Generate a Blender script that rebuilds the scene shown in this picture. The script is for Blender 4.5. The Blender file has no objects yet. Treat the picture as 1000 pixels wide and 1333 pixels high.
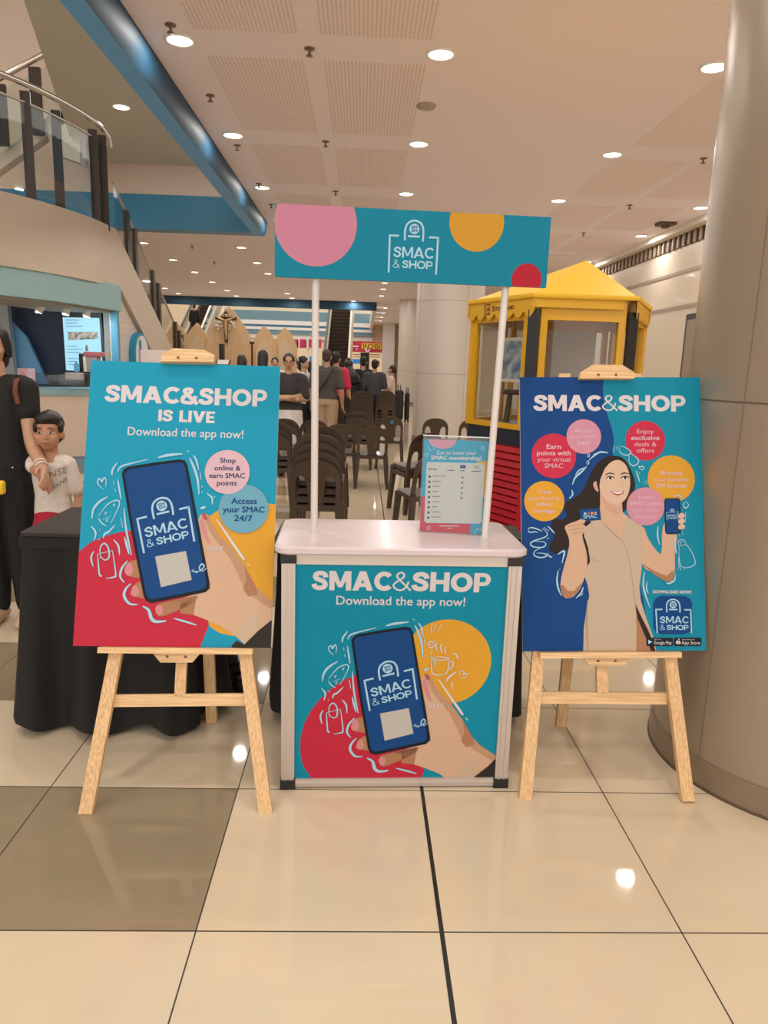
import bpy, bmesh, math, random
from mathutils import Vector, Matrix, Euler
from mathutils.bvhtree import BVHTree
random.seed(7)
sc = bpy.context.scene
COL = sc.collection
PI = math.pi

# ---------------------------------------------------------------- camera
FPX, PITCH, YAW, ROLL, CAMZ = 931.12, 0.197985, 0.034656, 0.030638, 1.354126
def _axes():
    cp, sp, cy, sy = math.cos(PITCH), math.sin(PITCH), math.cos(YAW), math.sin(YAW)
    f = Vector((sy*cp, cy*cp, -sp)); r = Vector((cy, -sy, 0)); u = r.cross(f)
    cr, sr = math.cos(ROLL), math.sin(ROLL)
    return cr*r+sr*u, -sr*r+cr*u, f
CR, CU, CF = _axes()
CAM = Vector((0, 0, CAMZ))
cd = bpy.data.cameras.new('camera'); cam = bpy.data.objects.new('camera', cd); COL.objects.link(cam)
cd.sensor_fit = 'VERTICAL'; cd.sensor_height = 24.0; cd.lens = FPX/1333.0*24.0
cd.clip_start = 0.05; cd.clip_end = 200
mw = Matrix((CR, CU, -CF)).transposed().to_4x4(); mw.translation = CAM
cam.matrix_world = mw
sc.camera = cam
# ---------------------------------------------------------------- light and exposure
sc.view_settings.view_transform = 'Standard'; sc.view_settings.look = 'None'
sc.view_settings.gamma = 1.0; sc.view_settings.use_curve_mapping = False
sc.view_settings.exposure = 0.32
W = bpy.data.worlds.new('hall_ambient'); sc.world = W; W.use_nodes = True
bgn = W.node_tree.nodes['Background']
bgn.inputs[0].default_value = (1.0, 0.975, 0.94, 1); bgn.inputs[1].default_value = 1.3
LAMP_W = 12.5
LAMP_COL = (1.0, 0.965, 0.915)

# ---------------------------------------------------------------- picture point -> place helpers
def ray(u, v):
    return CR*((u-500)/FPX) - CU*((v-666.5)/FPX) + CF
def on_z(u, v, z=0.0):
    d = ray(u, v); return CAM + d*((z-CAMZ)/d.z)
def on_y(u, v, y):
    d = ray(u, v); return CAM + d*(y/d.y)
def on_x(u, v, x):
    d = ray(u, v); return CAM + d*(x/d.x)
def on_plane(u, v, p, n):
    d = ray(u, v); return CAM + d*((p-CAM).dot(n)/d.dot(n))

# ---------------------------------------------------------------- materials
def lin(c):
    c = c/255.0
    return c/12.92 if c <= 0.04045 else ((c+0.055)/1.055)**2.4
GAIN = (0.98, 0.91, 0.835)
def col(r, g, b, k=1.0):
    return tuple(min(0.95, max(0.002, lin(x)*k/gn)) for x, gn in zip((r, g, b), GAIN)) + (1,)
MATS = {}
def mat(name, rgb, rough=0.5, metal=0.0, noise=0.0, scale=20.0, stretch=(1, 1, 1), bump=0.0, spec=0.5, coat=0.0, emit=None, k=1.0, dark=None):
    if name in MATS: return MATS[name]
    m = bpy.data.materials.new(name); m.use_nodes = True
    nt = m.node_tree; b = nt.nodes['Principled BSDF']
    c = col(*rgb, k=k)
    b.inputs['Base Color'].default_value = c
    b.inputs['Roughness'].default_value = rough; b.inputs['Metallic'].default_value = metal
    b.inputs['Specular IOR Level'].default_value = spec
    b.inputs['Coat Weight'].default_value = coat; b.inputs['Coat Roughness'].default_value = 0.08
    if emit:
        b.inputs['Emission Color'].default_value = tuple(lin(x) for x in emit[0]) + (1,)
        b.inputs['Emission Strength'].default_value = emit[1]
    if noise or bump:
        tc = nt.nodes.new('ShaderNodeTexCoord'); mp = nt.nodes.new('ShaderNodeMapping')
        mp.inputs['Scale'].default_value = stretch
        nz = nt.nodes.new('ShaderNodeTexNoise'); nz.inputs['Scale'].default_value = scale; nz.inputs['Detail'].default_value = 5
        nt.links.new(tc.outputs['Object'], mp.inputs[0]); nt.links.new(mp.outputs[0], nz.inputs['Vector'])
        if noise:
            mx = nt.nodes.new('ShaderNodeMix'); mx.data_type = 'RGBA'
            d = col(*dark, k=k) if dark else tuple(x*(1-noise) for x in c[:3]) + (1,)
            mx.inputs[6].default_value = d; mx.inputs[7].default_value = tuple(min(.95, x*(1+noise*.35)) for x in c[:3]) + (1,)
            rp = nt.nodes.new('ShaderNodeValToRGB'); rp.color_ramp.elements[0].position = .35; rp.color_ramp.elements[1].position = .65
            nt.links.new(nz.outputs[0], rp.inputs[0]); nt.links.new(rp.outputs[0], mx.inputs[0])
            nt.links.new(mx.outputs[2], b.inputs['Base Color'])
        if bump:
            bp = nt.nodes.new('ShaderNodeBump'); bp.inputs['Strength'].default_value = bump; bp.inputs['Distance'].default_value = 0.01
            nt.links.new(nz.outputs[0], bp.inputs['Height']); nt.links.new(bp.outputs[0], b.inputs['Normal'])
    MATS[name] = m; return m
def glow(name, rgb, strength):
    if name in MATS: return MATS[name]
    m = bpy.data.materials.new(name); m.use_nodes = True; nt = m.node_tree
    b = nt.nodes['Principled BSDF']; c = tuple(lin(x) for x in rgb)+(1,)
    b.inputs['Base Color'].default_value = tuple(.3*x for x in c[:3])+(1,); b.inputs['Emission Color'].default_value = c; b.inputs['Emission Strength'].default_value = strength
    b.inputs['Roughness'].default_value = .4
    MATS[name] = m; return m
def glass(name, tint=(.93, .96, .95), gloss=0.12):
    if name in MATS: return MATS[name]
    m = bpy.data.materials.new(name); m.use_nodes = True; nt = m.node_tree
    for n in list(nt.nodes):
        if n.type != 'OUTPUT_MATERIAL': nt.nodes.remove(n)
    out = [n for n in nt.nodes if n.type == 'OUTPUT_MATERIAL'][0]
    t = nt.nodes.new('ShaderNodeBsdfTransparent'); t.inputs[0].default_value = tint+(1,)
    g = nt.nodes.new('ShaderNodeBsdfGlossy'); g.inputs['Roughness'].default_value = 0.03
    geo = nt.nodes.new('ShaderNodeNewGeometry')
    def mth(op, x, y=None):
        n = nt.nodes.new('ShaderNodeMath'); n.operation = op
        for i, q in enumerate((x, y)):
            if q is None: continue
            if isinstance(q, (int, float)): n.inputs[i].default_value = q
            else: nt.links.new(q, n.inputs[i])
        return n.outputs[0]
    dt = nt.nodes.new('ShaderNodeVectorMath'); dt.operation = 'DOT_PRODUCT'
    nt.links.new(geo.outputs['Normal'], dt.inputs[0]); nt.links.new(geo.outputs['Incoming'], dt.inputs[1])
    fac = mth('ADD', gloss*.4, mth('MULTIPLY', .9, mth('POWER', mth('SUBTRACT', 1.0, mth('ABSOLUTE', dt.outputs['Value'])), 5.0)))
    mx = nt.nodes.new('ShaderNodeMixShader'); nt.links.new(fac, mx.inputs[0])
    nt.links.new(t.outputs[0], mx.inputs[1]); nt.links.new(g.outputs[0], mx.inputs[2]); nt.links.new(mx.outputs[0], out.inputs[0])
    MATS[name] = m; return m

# ---------------------------------------------------------------- mesh builder
class MB:
    def __init__(s): s.v, s.f, s.m, s.ms, s.sm = [], [], [], [], []
    def mi(s, m):
        if m not in s.ms: s.ms.append(m)
        return s.ms.index(m)
    def add(s, vs, fs, m, smooth=False):
        o = len(s.v); i = s.mi(m)
        s.v += [Vector(x) for x in vs]
        for f in fs: s.f.append([o+k for k in f]); s.m.append(i); s.sm.append(smooth)
        return s
    def box(s, lo, hi, m, M=None):
        x0, y0, z0 = lo; x1, y1, z1 = hi
        vs = [Vector(p) for p in ((x0,y0,z0),(x1,y0,z0),(x1,y1,z0),(x0,y1,z0),(x0,y0,z1),(x1,y0,z1),(x1,y1,z1),(x0,y1,z1))]
        if M is not None: vs = [M @ p for p in vs]
        return s.add(vs, [(0,3,2,1),(4,5,6,7),(0,1,5,4),(1,2,6,5),(2,3,7,6),(3,0,4,7)], m)
    def rbox(s, lo, hi, m, r=.01, M=None, seg=2):
        b = bmesh.new(); bmesh.ops.create_cube(b, size=1)
        lo, hi = Vector(lo), Vector(hi); d = hi-lo; c = (lo+hi)/2
        for v in b.verts: v.co = Vector((v.co.x*d.x, v.co.y*d.y, v.co.z*d.z))+c
        bmesh.ops.bevel(b, geom=b.edges[:], offset=min(r, min(d)/2.05), segments=seg, affect='EDGES', profile=.5)
        return s.bm(b, m, M, True)
    def bm(s, b, m, M=None, smooth=False):
        b.verts.index_update()
        vs = [(M @ v.co if M is not None else v.co.copy()) for v in b.verts]
        s.add(vs, [[v.index for v in f.verts] for f in b.faces], m, smooth); b.free(); return s
    def quadbar(s, a, b, wvec, tvec, m, w2=None, t2=None):
        """bar from a to b, half-width vector wvec, half-thickness vector tvec (optional other ones at b)"""
        a, b, w, t = Vector(a), Vector(b), Vector(wvec), Vector(tvec)
        w2 = Vector(w2) if w2 is not None else w; t2 = Vector(t2) if t2 is not None else t
        vs = [a-w-t, a+w-t, a+w+t, a-w+t, b-w2-t2, b+w2-t2, b+w2+t2, b-w2+t2]
        return s.add(vs, [(0,3,2,1),(4,5,6,7),(0,1,5,4),(1,2,6,5),(2,3,7,6),(3,0,4,7)], m)
    def tube(s, pts, r, m, n=10, cap=True):
        pts = [Vector(p) for p in pts]; rs = r if isinstance(r, (list, tuple)) else [r]*len(pts)
        rings = []; ref = None
        for i, p in enumerate(pts):
            d = (pts[min(i+1, len(pts)-1)]-pts[max(i-1, 0)]).normalized()
            if ref is None: ref = d.cross(Vector((0, 0, 1))) if abs(d.z) < .9 else d.cross(Vector((1, 0, 0)))
            ref = (ref-d*ref.dot(d)).normalized(); up = d.cross(ref)
            rings.append([p+ref*math.cos(2*PI*k/n)*rs[i]+up*math.sin(2*PI*k/n)*rs[i] for k in range(n)])
        return s.loft(rings, m, cap, True)
    def loft(s, rings, m, cap=True, smooth=True, closed=True):
        n = len(rings[0]); vs = [p for r in rings for p in r]; fs = []
        for i in range(len(rings)-1):
            for k in range(n if closed else n-1):
                a = i*n+k; b = i*n+(k+1) % n; fs.append((a, b, b+n, a+n))
        s.add(vs, fs, m, smooth)
        if cap: s.add(rings[0], [list(range(n))[::-1]], m); s.add(rings[-1], [list(range(n))], m)
        return s
    def lathe(s, prof, m, loc=(0, 0, 0), n=24, smooth=True):
        loc = Vector(loc)
        return s.loft([[loc+Vector((r*math.cos(2*PI*k/n), r*math.sin(2*PI*k/n), z)) for k in range(n)] for r, z in prof], m, True, smooth)
    def prism(s, poly, off, m, smooth=False):
        """poly: 3-D points of one flat face; off: extrusion vector"""
        poly = [Vector(p) for p in poly]; off = Vector(off); n = len(poly)
        s.add(poly, [list(range(n))], m); s.add([p+off for p in poly], [list(range(n))[::-1]], m)
        return s.add(poly+[p+off for p in poly], [(k, (k+1) % n, (k+1) % n+n, k+n) for k in range(n)], m, smooth)
    def ball(s, c, r, m, sub=2, M=None):
        b = bmesh.new(); bmesh.ops.create_icosphere(b, subdivisions=sub, radius=1)
        r = (r, r, r) if isinstance(r, (int, float)) else r
        for v in b.verts: v.co = Vector((v.co.x*r[0], v.co.y*r[1], v.co.z*r[2]))+Vector(c)
        return s.bm(b, m, M, True)
    def build(s, name, parent=None, loc=None, local=False):
        me = bpy.data.meshes.new(name)
        off = Vector(loc) if loc is not None else (parent_loc(parent) if parent is not None and not local else Vector())
        me.from_pydata([tuple(p-off) for p in s.v], [], s.f)
        for m in s.ms: me.materials.append(m)
        me.polygons.foreach_set('material_index', s.m); me.polygons.foreach_set('use_smooth', s.sm)
        b = bmesh.new(); b.from_mesh(me); bmesh.ops.remove_doubles(b, verts=b.verts, dist=1e-6) if False else None
        bmesh.ops.recalc_face_normals(b, faces=b.faces); b.to_mesh(me); b.free()
        me.update()
        o = bpy.data.objects.new(name, me); COL.objects.link(o)
        if parent is not None: o.parent = parent
        elif loc is not None: o.location = off
        return o
def parent_loc(p):
    v = Vector()
    while p is not None: v += p.location; p = p.parent
    return v
def tag(o, label=None, cat=None, group=None, kind=None):
    if label: o['label'] = label
    if cat: o['category'] = cat
    if group: o['group'] = group
    if kind: o['kind'] = kind
    return o
def thing(name, label, cat, loc=(0, 0, 0), group=None):
    o = bpy.data.objects.new(name, None); COL.objects.link(o); o.location = loc; o.empty_display_size = .1
    return tag(o, label, cat, group)
def single(name, mb, label, cat, loc=(0, 0, 0), group=None):
    return tag(mb.build(name, loc=loc), label, cat, group)
def struct(name, mb):
    return tag(mb.build(name), kind='structure')
def copy_tree(o, parent=None):
    c = o.copy(); COL.objects.link(c)
    if parent is not None: c.parent = parent
    for ch in list(o.children): copy_tree(ch, c)
    return c
def catmull(P, n=6, closed=False):
    P = [Vector(p) for p in P]
    if len(P) < 3 and not closed: return P
    out = []; N = len(P); rng = range(N) if closed else range(N-1)
    for i in rng:
        g = (lambda k: P[k % N]) if closed else (lambda k: P[min(max(k, 0), N-1)])
        a, b, c, d = g(i-1), g(i), g(i+1), g(i+2)
        for k in range(n):
            t = k/n
            out.append(.5*((2*b)+(c-a)*t+(2*a-5*b+4*c-d)*t*t+(3*b-a-3*c+d)*t*t*t))
    if not closed: out.append(P[-1])
    return out
def ordinal(i): return ['first','second','third','fourth','fifth','sixth','seventh','eighth','ninth','tenth'][i]

# ================================================================ SETTING
GX, GY, TILE = -0.37377, 2.1156, 0.6
def floor_material():
    m = bpy.data.materials.new('polished_tiles'); m.use_nodes = True; nt = m.node_tree; N = nt.nodes; L = nt.links
    b = N['Principled BSDF']; tc = N.new('ShaderNodeTexCoord'); sp = N.new('ShaderNodeSeparateXYZ'); L.new(tc.outputs['Object'], sp.inputs[0])
    def mth(op, a, c=None, d=None):
        n = N.new('ShaderNodeMath'); n.operation = op
        for i, x in enumerate((a, c, d)):
            if x is None: continue
            if isinstance(x, (int, float)): n.inputs[i].default_value = x
            else: L.new(x, n.inputs[i])
        return n.outputs[0]
    X = mth('DIVIDE', mth('SUBTRACT', sp.outputs[0], GX), TILE); Y = mth('DIVIDE', mth('SUBTRACT', sp.outputs[1], GY), TILE)
    fx, fy = mth('FLOOR', X), mth('FLOOR', Y)
    # distance to the nearest joint
    dx = mth('ABSOLUTE', mth('SUBTRACT', X, mth('ROUND', X))); dy = mth('ABSOLUTE', mth('SUBTRACT', Y, mth('ROUND', Y)))
    wide = mth('LESS_THAN', mth('ABSOLUTE', mth('SUBTRACT', X, 1.0)), .2)          # the expansion joint
    wx = mth('ADD', 0.0032, mth('MULTIPLY', wide, 0.0065))
    gx = mth('LESS_THAN', dx, wx); gy = mth('LESS_THAN', dy, .0034)
    gr = mth('MAXIMUM', gx, gy)
    grey = mth('MULTIPLY', mth('LESS_THAN', X, 0.0), mth('GREATER_THAN', mth('FLOORED_MODULO', fy, 2.0), .5))
    vn = N.new('ShaderNodeCombineXYZ'); L.new(fx, vn.inputs[0]); L.new(fy, vn.inputs[1])
    wn = N.new('ShaderNodeTexWhiteNoise'); wn.noise_dimensions = '2D'; L.new(vn.outputs[0], wn.inputs['Vector'])
    nz = N.new('ShaderNodeTexNoise'); nz.inputs['Scale'].default_value = 2.2; nz.inputs['Detail'].default_value = 6; L.new(tc.outputs['Object'], nz.inputs['Vector'])
    sp2 = N.new('ShaderNodeTexNoise'); sp2.inputs['Scale'].default_value = 9; sp2.inputs['Detail'].default_value = 8; L.new(tc.outputs['Object'], sp2.inputs['Vector'])
    def mix(f, a, c):
        n = N.new('ShaderNodeMix'); n.data_type = 'RGBA'
        for i, x in ((0, f), (6, a), (7, c)):
            if isinstance(x, (int, float)): n.inputs[i].default_value = x
            elif isinstance(x, tuple): n.inputs[i].default_value = x
            else: L.new(x, n.inputs[i])
        return n.outputs[2]
    base = mix(nz.outputs[0], FLOOR_A, FLOOR_B)
    base = mix(mth('MULTIPLY', wn.outputs[0], .25), base, FLOOR_B)
    g = mix(sp2.outputs[0], GREY_A, GREY_B)
    c = mix(grey, base, g)
    c = mix(gr, c, mix(wide, (.035, .03, .024, 1), (.012, .010, .009, 1)))
    L.new(c, b.inputs['Base Color'])
    b.inputs['Specular IOR Level'].default_value = .5
    L.new(mth('ADD', mth('MULTIPLY', gr, .5), mth('ADD', .03, mth('MULTIPLY', nz.outputs[0], .02))), b.inputs['Roughness'])
    return m
FLOOR_A, FLOOR_B = col(218, 196, 162), col(206, 182, 149)
GREY_A, GREY_B = col(140, 122, 94), col(152, 133, 104)
mb = MB(); mb.add([(-16, -6, 0), (9, -6, 0), (9, 48, 0), (-16, 48, 0)], [(0, 1, 2, 3)], floor_material())
mb.add([(-16, -6, -.2), (9, -6, -.2), (9, 48, -.2), (-16, 48, -.2)], [(3, 2, 1, 0)], mat('slab_grey', (120, 110, 100)))
struct('floor', mb)

CEIL = mat('ceiling_paint', (250, 228, 226), .75)
PERF = None
def perforated():
    m = bpy.data.materials.new('perforated_ceiling_panel'); m.use_nodes = True; nt = m.node_tree; N = nt.nodes; L = nt.links
    b = N['Principled BSDF']; b.inputs['Roughness'].default_value = .8
    tc = N.new('ShaderNodeTexCoord'); sp = N.new('ShaderNodeSeparateXYZ'); L.new(tc.outputs['Object'], sp.inputs[0])
    def wave(o, freq):
        n = N.new('ShaderNodeMath'); n.operation = 'MULTIPLY'; L.new(o, n.inputs[0]); n.inputs[1].default_value = freq
        f = N.new('ShaderNodeMath'); f.operation = 'FRACT'; L.new(n.outputs[0], f.inputs[0])
        g = N.new('ShaderNodeMath'); g.operation = 'LESS_THAN'; L.new(f.outputs[0], g.inputs[0]); g.inputs[1].default_value = .42; return g.outputs[0]
    a = wave(sp.outputs[0], 1/.034); c = wave(sp.outputs[1], 1/.02)
    mu = N.new('ShaderNodeMath'); mu.operation = 'MULTIPLY'; L.new(a, mu.inputs[0]); L.new(c, mu.inputs[1])
    mx = N.new('ShaderNodeMix'); mx.data_type = 'RGBA'; L.new(mu.outputs[0], mx.inputs[0]); mx.inputs[6].default_value = col(246, 224, 218); mx.inputs[7].default_value = col(196, 172, 158)
    L.new(mx.outputs[2], b.inputs['Base Color']); return m
PERF = perforated()
PLAIN = mat('plain_ceiling_panel', (242, 220, 212), .8)
CZ = 4.0
mb = MB()
mb.box((-1.89, -5, CZ), (5.75, 30.6, CZ+.25), CEIL)
mb.box((-13, 14.45, CZ), (-1.89, 30.6, CZ+.25), CEIL)
mb.box((.5, 30.6, CZ), (5.75, 46, CZ+.25), CEIL)
rows = [(-.6, 1.45), (1.95, 3.95), (4.48, 6.48), (6.98, 8.97), (9.52, 11.4), (12.05, 13.9), (14.5, 16.4), (17, 19), (19.5, 21.5)]
for y0, y1 in rows:
    for x0, x1 in ((-1.45, -.58), (-.42, .5)): mb.box((x0, y0, CZ-.004), (x1, y1, CZ+.01), PERF)
    for x0, x1 in ((3.1, 4.02), (4.18, 5.1)):
        if y0 > 6: mb.box((x0, y0, CZ-.004), (x1, y1, CZ+.01), PLAIN)
struct('ceiling', mb)

# the edge beam round the stair opening
TEAL = mat('teal_bulkhead_paint', (98, 164, 214), .5)
DEEP = mat('deep_blue_bulkhead_paint', (20, 64, 84), .6)
CREAM = mat('cream_wall_paint', (222, 196, 172), .7)
TAN = mat('tan_soffit_paint', (206, 194, 170), .8)
mb = MB()
mb.prism([(-2.13, -5, 3.75), (-1.95, -5, 3.75), (-1.915, -5, 3.80), (-1.895, -5, 3.9), (-1.89, -5, 4.25), (-2.13, -5, 4.25)], (0, 19.45, 0), TEAL)
# glossy outer face
mb.loft([[(-1.949, y, 3.748), (-1.912, y, 3.80), (-1.891, y, 3.9), (-1.886, y, 3.999)] for y in (-5, 14.45)], DEEP, False, True, closed=False)
struct('beam_over_stair', mb)
BLU = mat('blue_bulkhead_paint', (44, 122, 152), .4)
mb = MB(); mb.box((-13, 14.1, 3.75), (-2.13, 14.45, 4.35), BLU); mb.box((-13, 14.12, 4.35), (-2.13, 14.45, 8.2), CREAM); struct('bulkhead_wall', mb)
mb = MB(); mb.prism([(-2.13, 3.2, 4.86), (-2.13, 14.12, 4.86), (-5.25, 14.12, 4.86), (-3.62, 8.6, 4.86), (-2.16, 3.6, 4.86)], (0, 0, .35), TAN); struct('upper_slab', mb)
mb = MB(); mb.box((-14, -5, 8.2), (5.75, 30.6, 8.4), CREAM); struct('upper_ceiling', mb)

# walls
WALLR = mat('ivory_wall_panel', (222, 200, 174), .45, coat=.1)
mb = MB()
mb.box((5.75, -5, 0), (5.95, 46, 4), WALLR)
struct('wall_right', mb)
mb = MB(); WT = mat('white_trim', (240, 224, 202), .5); MT = mat('brushed_groove_metal', (176, 158, 136), .35, .6); LV = mat('louvre_dark', (72, 50, 36), .7); LVB = mat('louvre_blade', (170, 146, 120), .6)
mb.box((5.55, 2, 3.9), (5.75, 30, 4), WT)
for z in (3.2, 2.58): mb.box((5.735, 2, z), (5.752, 30, z+.06), MT)
mb.box((5.73, 2, 3.68), (5.752, 30, 3.9), LV)
y = 9.0
while y < 30:
    mb.box((5.70, y, 3.68), (5.745, y+.06, 3.9), LVB); y += .22
struct('trim_1', mb)
mb = MB(); DK = mat('dark_door_frame', (62, 58, 56), .5); mb.box((5.70, 12.2, 0), (5.752, 12.95, 2.45), DK); mb.box((5.69, 12.3, 0), (5.745, 12.87, 2.35), mat('door_glass_dark', (150, 130, 108), .2)); struct('door_1', mb)
mb = MB(); mb.box((-13.2, -5, 0), (-13, 46, 8), CREAM); struct('wall_left', mb)

# far facade
FB = mat('far_blue_band', (70, 118, 140), .4); FG = mat('far_grey_blue_band', (112, 140, 146), .4); FW = mat('far_white_band', (236, 222, 208), .6); FC = mat('far_cream_wall', (232, 204, 168), .6)
mb = MB()
mb.box((-13, 46, 0), (6, 46.3, 9), FC)
struct('wall_back', mb)
mb = MB()
for z0, z1, m, d in ((4.05, 4.62, FG, .3), (3.80, 4.05, FW, .34), (3.66, 3.80, FB, .3), (3.5, 3.66, FW, .34), (3.25, 3.5, FG, .3), (2.98, 3.25, FW, .2)):
    mb.box((-9.3, 46-d, z0), (.55, 46, z1), m)
struct('trim_2', mb)
mb = MB(); mb.box((-13, 30.45, 3.68), (.5, 30.75, 4.25), DEEP); mb.box((.34, 30.6, 3.68), (.5, 46, 4.25), FW); struct('beam_far', mb)
mb = MB(); mb.box((1.15, 44, 0), (1.85, 46, 4), mat('white_pier_paint', (226, 212, 200), .5)); struct('pillar_far_pier', mb)

# clad pillars
def pillar(name, cx, cy, r, n=72, far=False):
    mm = mat('lit_pillar_cladding', (212, 196, 178), .4, .1, noise=.06, scale=1.2, stretch=(1, 1, .25)) if far else mat('pillar_cladding', (162, 142, 118), .33, .35, noise=.10, scale=1.2, stretch=(1, 1, .25), bump=.015)  # brighter look of the far pillars is put into a lighter cladding colour
    js = mat('pillar_joint', (104, 86, 68), .5, .3); kk = mat('pillar_kick_band', (146, 124, 100), .35, .4)
    mb = MB(); mb.lathe([(r, .10), (r, 4.0)], mm, (cx, cy, 0), n); mb.lathe([(r+.006, 0), (r+.006, .10)], kk, (cx, cy, 0), n)
    mb.lathe([(r+.010, 0), (r+.010, .008)], js, (cx, cy, 0), n)
    for z in (1.283, 2.6):
        mb.lathe([(r+.0012, z), (r+.0012, z+.005)], js, (cx, cy, 0), n)
    for k in range(4):
        a = math.radians(-157+k*90); c, s_ = math.cos(a), math.sin(a)
        p = Vector((cx+(r+.0005)*c, cy+(r+.0005)*s_, 0)); t = Vector((-s_, c, 0))*.0012; q = Vector((c, s_, 0))*.0012
        mb.quadbar(p+Vector((0, 0, .1)), p+Vector((0, 0, 4)), t, q, mat('pillar_seam', (136, 116, 94), .5, .3))
    struct(name, mb)
pillar('pillar', 1.63, 2.37, .506)
pillar('pillar_behind_kiosk', 1.63, 14.05, .64, far=True)
pillar('pillar_far', 2.05, 29.0, .68, far=True)

# stair: landing parapet, stringer, tiled wall under it
PARA = mat('parapet_paint', (206, 184, 160), .7, noise=.04, scale=2)
LAND = [(-4.9, 6.2), (-4.35, 7.2), (-3.83, 8.07), (-3.55, 8.65), (-3.36, 9.35), (-3.30, 10.1)]
Lc = catmull([(x, y, 0) for x, y in LAND], 6)
def offs(P, d):
    out = []
    for i, p in enumerate(P):
        t = (P[min(i+1, len(P)-1)]-P[max(i-1, 0)]).normalized(); out.append(p+Vector((-t.y, t.x, 0))*d)
    return out
def sweep_wall(mb, P, z0, z1, th, m, cap=None):
    Q = offs(P, th)
    mb.loft([[p+Vector((0, 0, z0)), p+Vector((0, 0, z1)), q+Vector((0, 0, z1)), q+Vector((0, 0, z0))] for p, q in zip(P, Q)], m, True, False)
mb = MB(); sweep_wall(mb, Lc, 2.30, 3.05, .18, PARA)
# descending stringer along x = -3.3
zt = lambda y: 3.05-(y-10.05)*.545
zb = lambda y: 2.33-(y-10.2)*.585
yf = 10.05+3.05/.545
mb.prism([(-3.3, 10.08, 3.04), (-3.3, yf, 0), (-3.3, yf-.9, 0), (-3.3, 10.2+2.33/.585, 0), (-3.3, 10.08, 2.36)], (-.18, 0, 0), PARA)
for i in range(17):                                           # treads behind the stringer
    y0 = 10.1+i*.32; z = 2.85-i*.174
    if z > .1: mb.box((-5.2, y0, z-.17), (-3.48, y0+.34, z), PARA)
mb.box((-8.5, 8.8, 2.66), (-3.62, 10.1, 2.86), PARA)
struct('stair', mb)
TILEW = mat('white_wall_tile', (228, 208, 190), .25, coat=.3)
TJ = mat('tile_joint', (196, 178, 162), .6)
mb = MB()
mb.prism([(-3.36, 10.14, 0), (-3.36, 13.9, 0), (-3.36, 13.9, .12), (-3.36, 10.16, 2.3), (-3.36, 10.14, 2.3)], (-.1, 0, 0), TILEW)
for k in range(1, 26):
    z = k*.085
    ye = min(13.9, 10.15+(2.3-z)/.585)
    mb.box((-3.361, 10.15, z), (-3.357, ye, z+.006), TJ)
struct('wall_under_stair', mb)

# second flight of the stair beyond, leading up
mb = MB(); Y2 = 12.6
pl = lambda u, v: on_y(u, v, Y2)
mb.prism([pl(-40, 232), pl(92, 128), pl(104, 136), pl(104, 146), pl(-40, 250)], (0, .2, 0), PARA)
mb.prism([pl(60, 170), pl(92, 130), pl(104, 136), pl(104, 212), pl(70, 200)], (0, .22, 0), TAN)
struct('stair_upper_flight', mb)

# ================================================================ CEILING FIXTURES
LENS = glow('lamp_lens', (255, 244, 226), 5.0); TRIM = mat('white_lamp_trim', (246, 236, 222), .4)
def downlight(x, y, z, label, group='round ceiling downlights', watt=1.0):
    t = thing('downlight', label, 'ceiling light', (x, y, z), group)
    mb = MB(); mb.lathe([(.128, -.001), (.128, -.010), (.110, -.014), (.104, -.004)], TRIM, (x, y, z), 28); mb.build('trim_ring', t)
    mb = MB(); mb.lathe([(.103, -.002), (.103, -.007), (.06, -.009)], LENS, (x, y, z), 28); mb.build('lens', t)
    ld = bpy.data.lights.new('bulb', 'AREA'); ld.shape = 'DISK'; ld.size = .14; ld.energy = LAMP_W*watt; ld.color = LAMP_COL
    lo = bpy.data.objects.new('bulb', ld); COL.objects.link(lo); lo.parent = t; lo.location = (0, 0, -.016)
    return t
def rowlabels(x, ys, where):
    for i, y in enumerate(ys):
        downlight(x, y, CZ, f'round white downlight, {ordinal(i)} from the camera {where}')
rowlabels(-1.6, (6.7, 9.2, 11.7, 14.1), 'in the row beside the blue bulkhead')
rowlabels(.6, (6.74, 9.24, 11.74), 'in the ceiling row above the counter sign')
rowlabels(.62, (23.5, 25.3, 27.65), 'in the far row beside the back pillars')
rowlabels(2.98, (6.75, 9.34, 11.8), 'in the ceiling row over the yellow kiosk')
rowlabels(5.28, (11.9, 14.37, 17.8), 'in the ceiling row along the right wall')
rowlabels(-2.88, (15.5, 17.52, 19.98, 22.2), 'in the far row beyond the blue bulkhead corner')
rowlabels(-5.08, (17.36, 19.97, 22.44, 24.96, 27.64, 29.64), 'in the far row above the wooden arches')
rowlabels(-7.33, (27.54, 29.48), 'in the leftmost ceiling row by the handrail')
rowlabels(-2.9, (28.0, 29.79), 'in the row just before the far blue beam')
rowlabels(-1.75, (27.3,), 'in the row left of the brown escalator')
rowlabels(-.46, (30.2,), 'against the far blue beam above the brown escalator')
for k in range(4):
    downlight(.62+.22*k*0+.3, 33+3*k, CZ, f'small distant downlight, {ordinal(k)} along the strip beside the back pillars')
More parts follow.
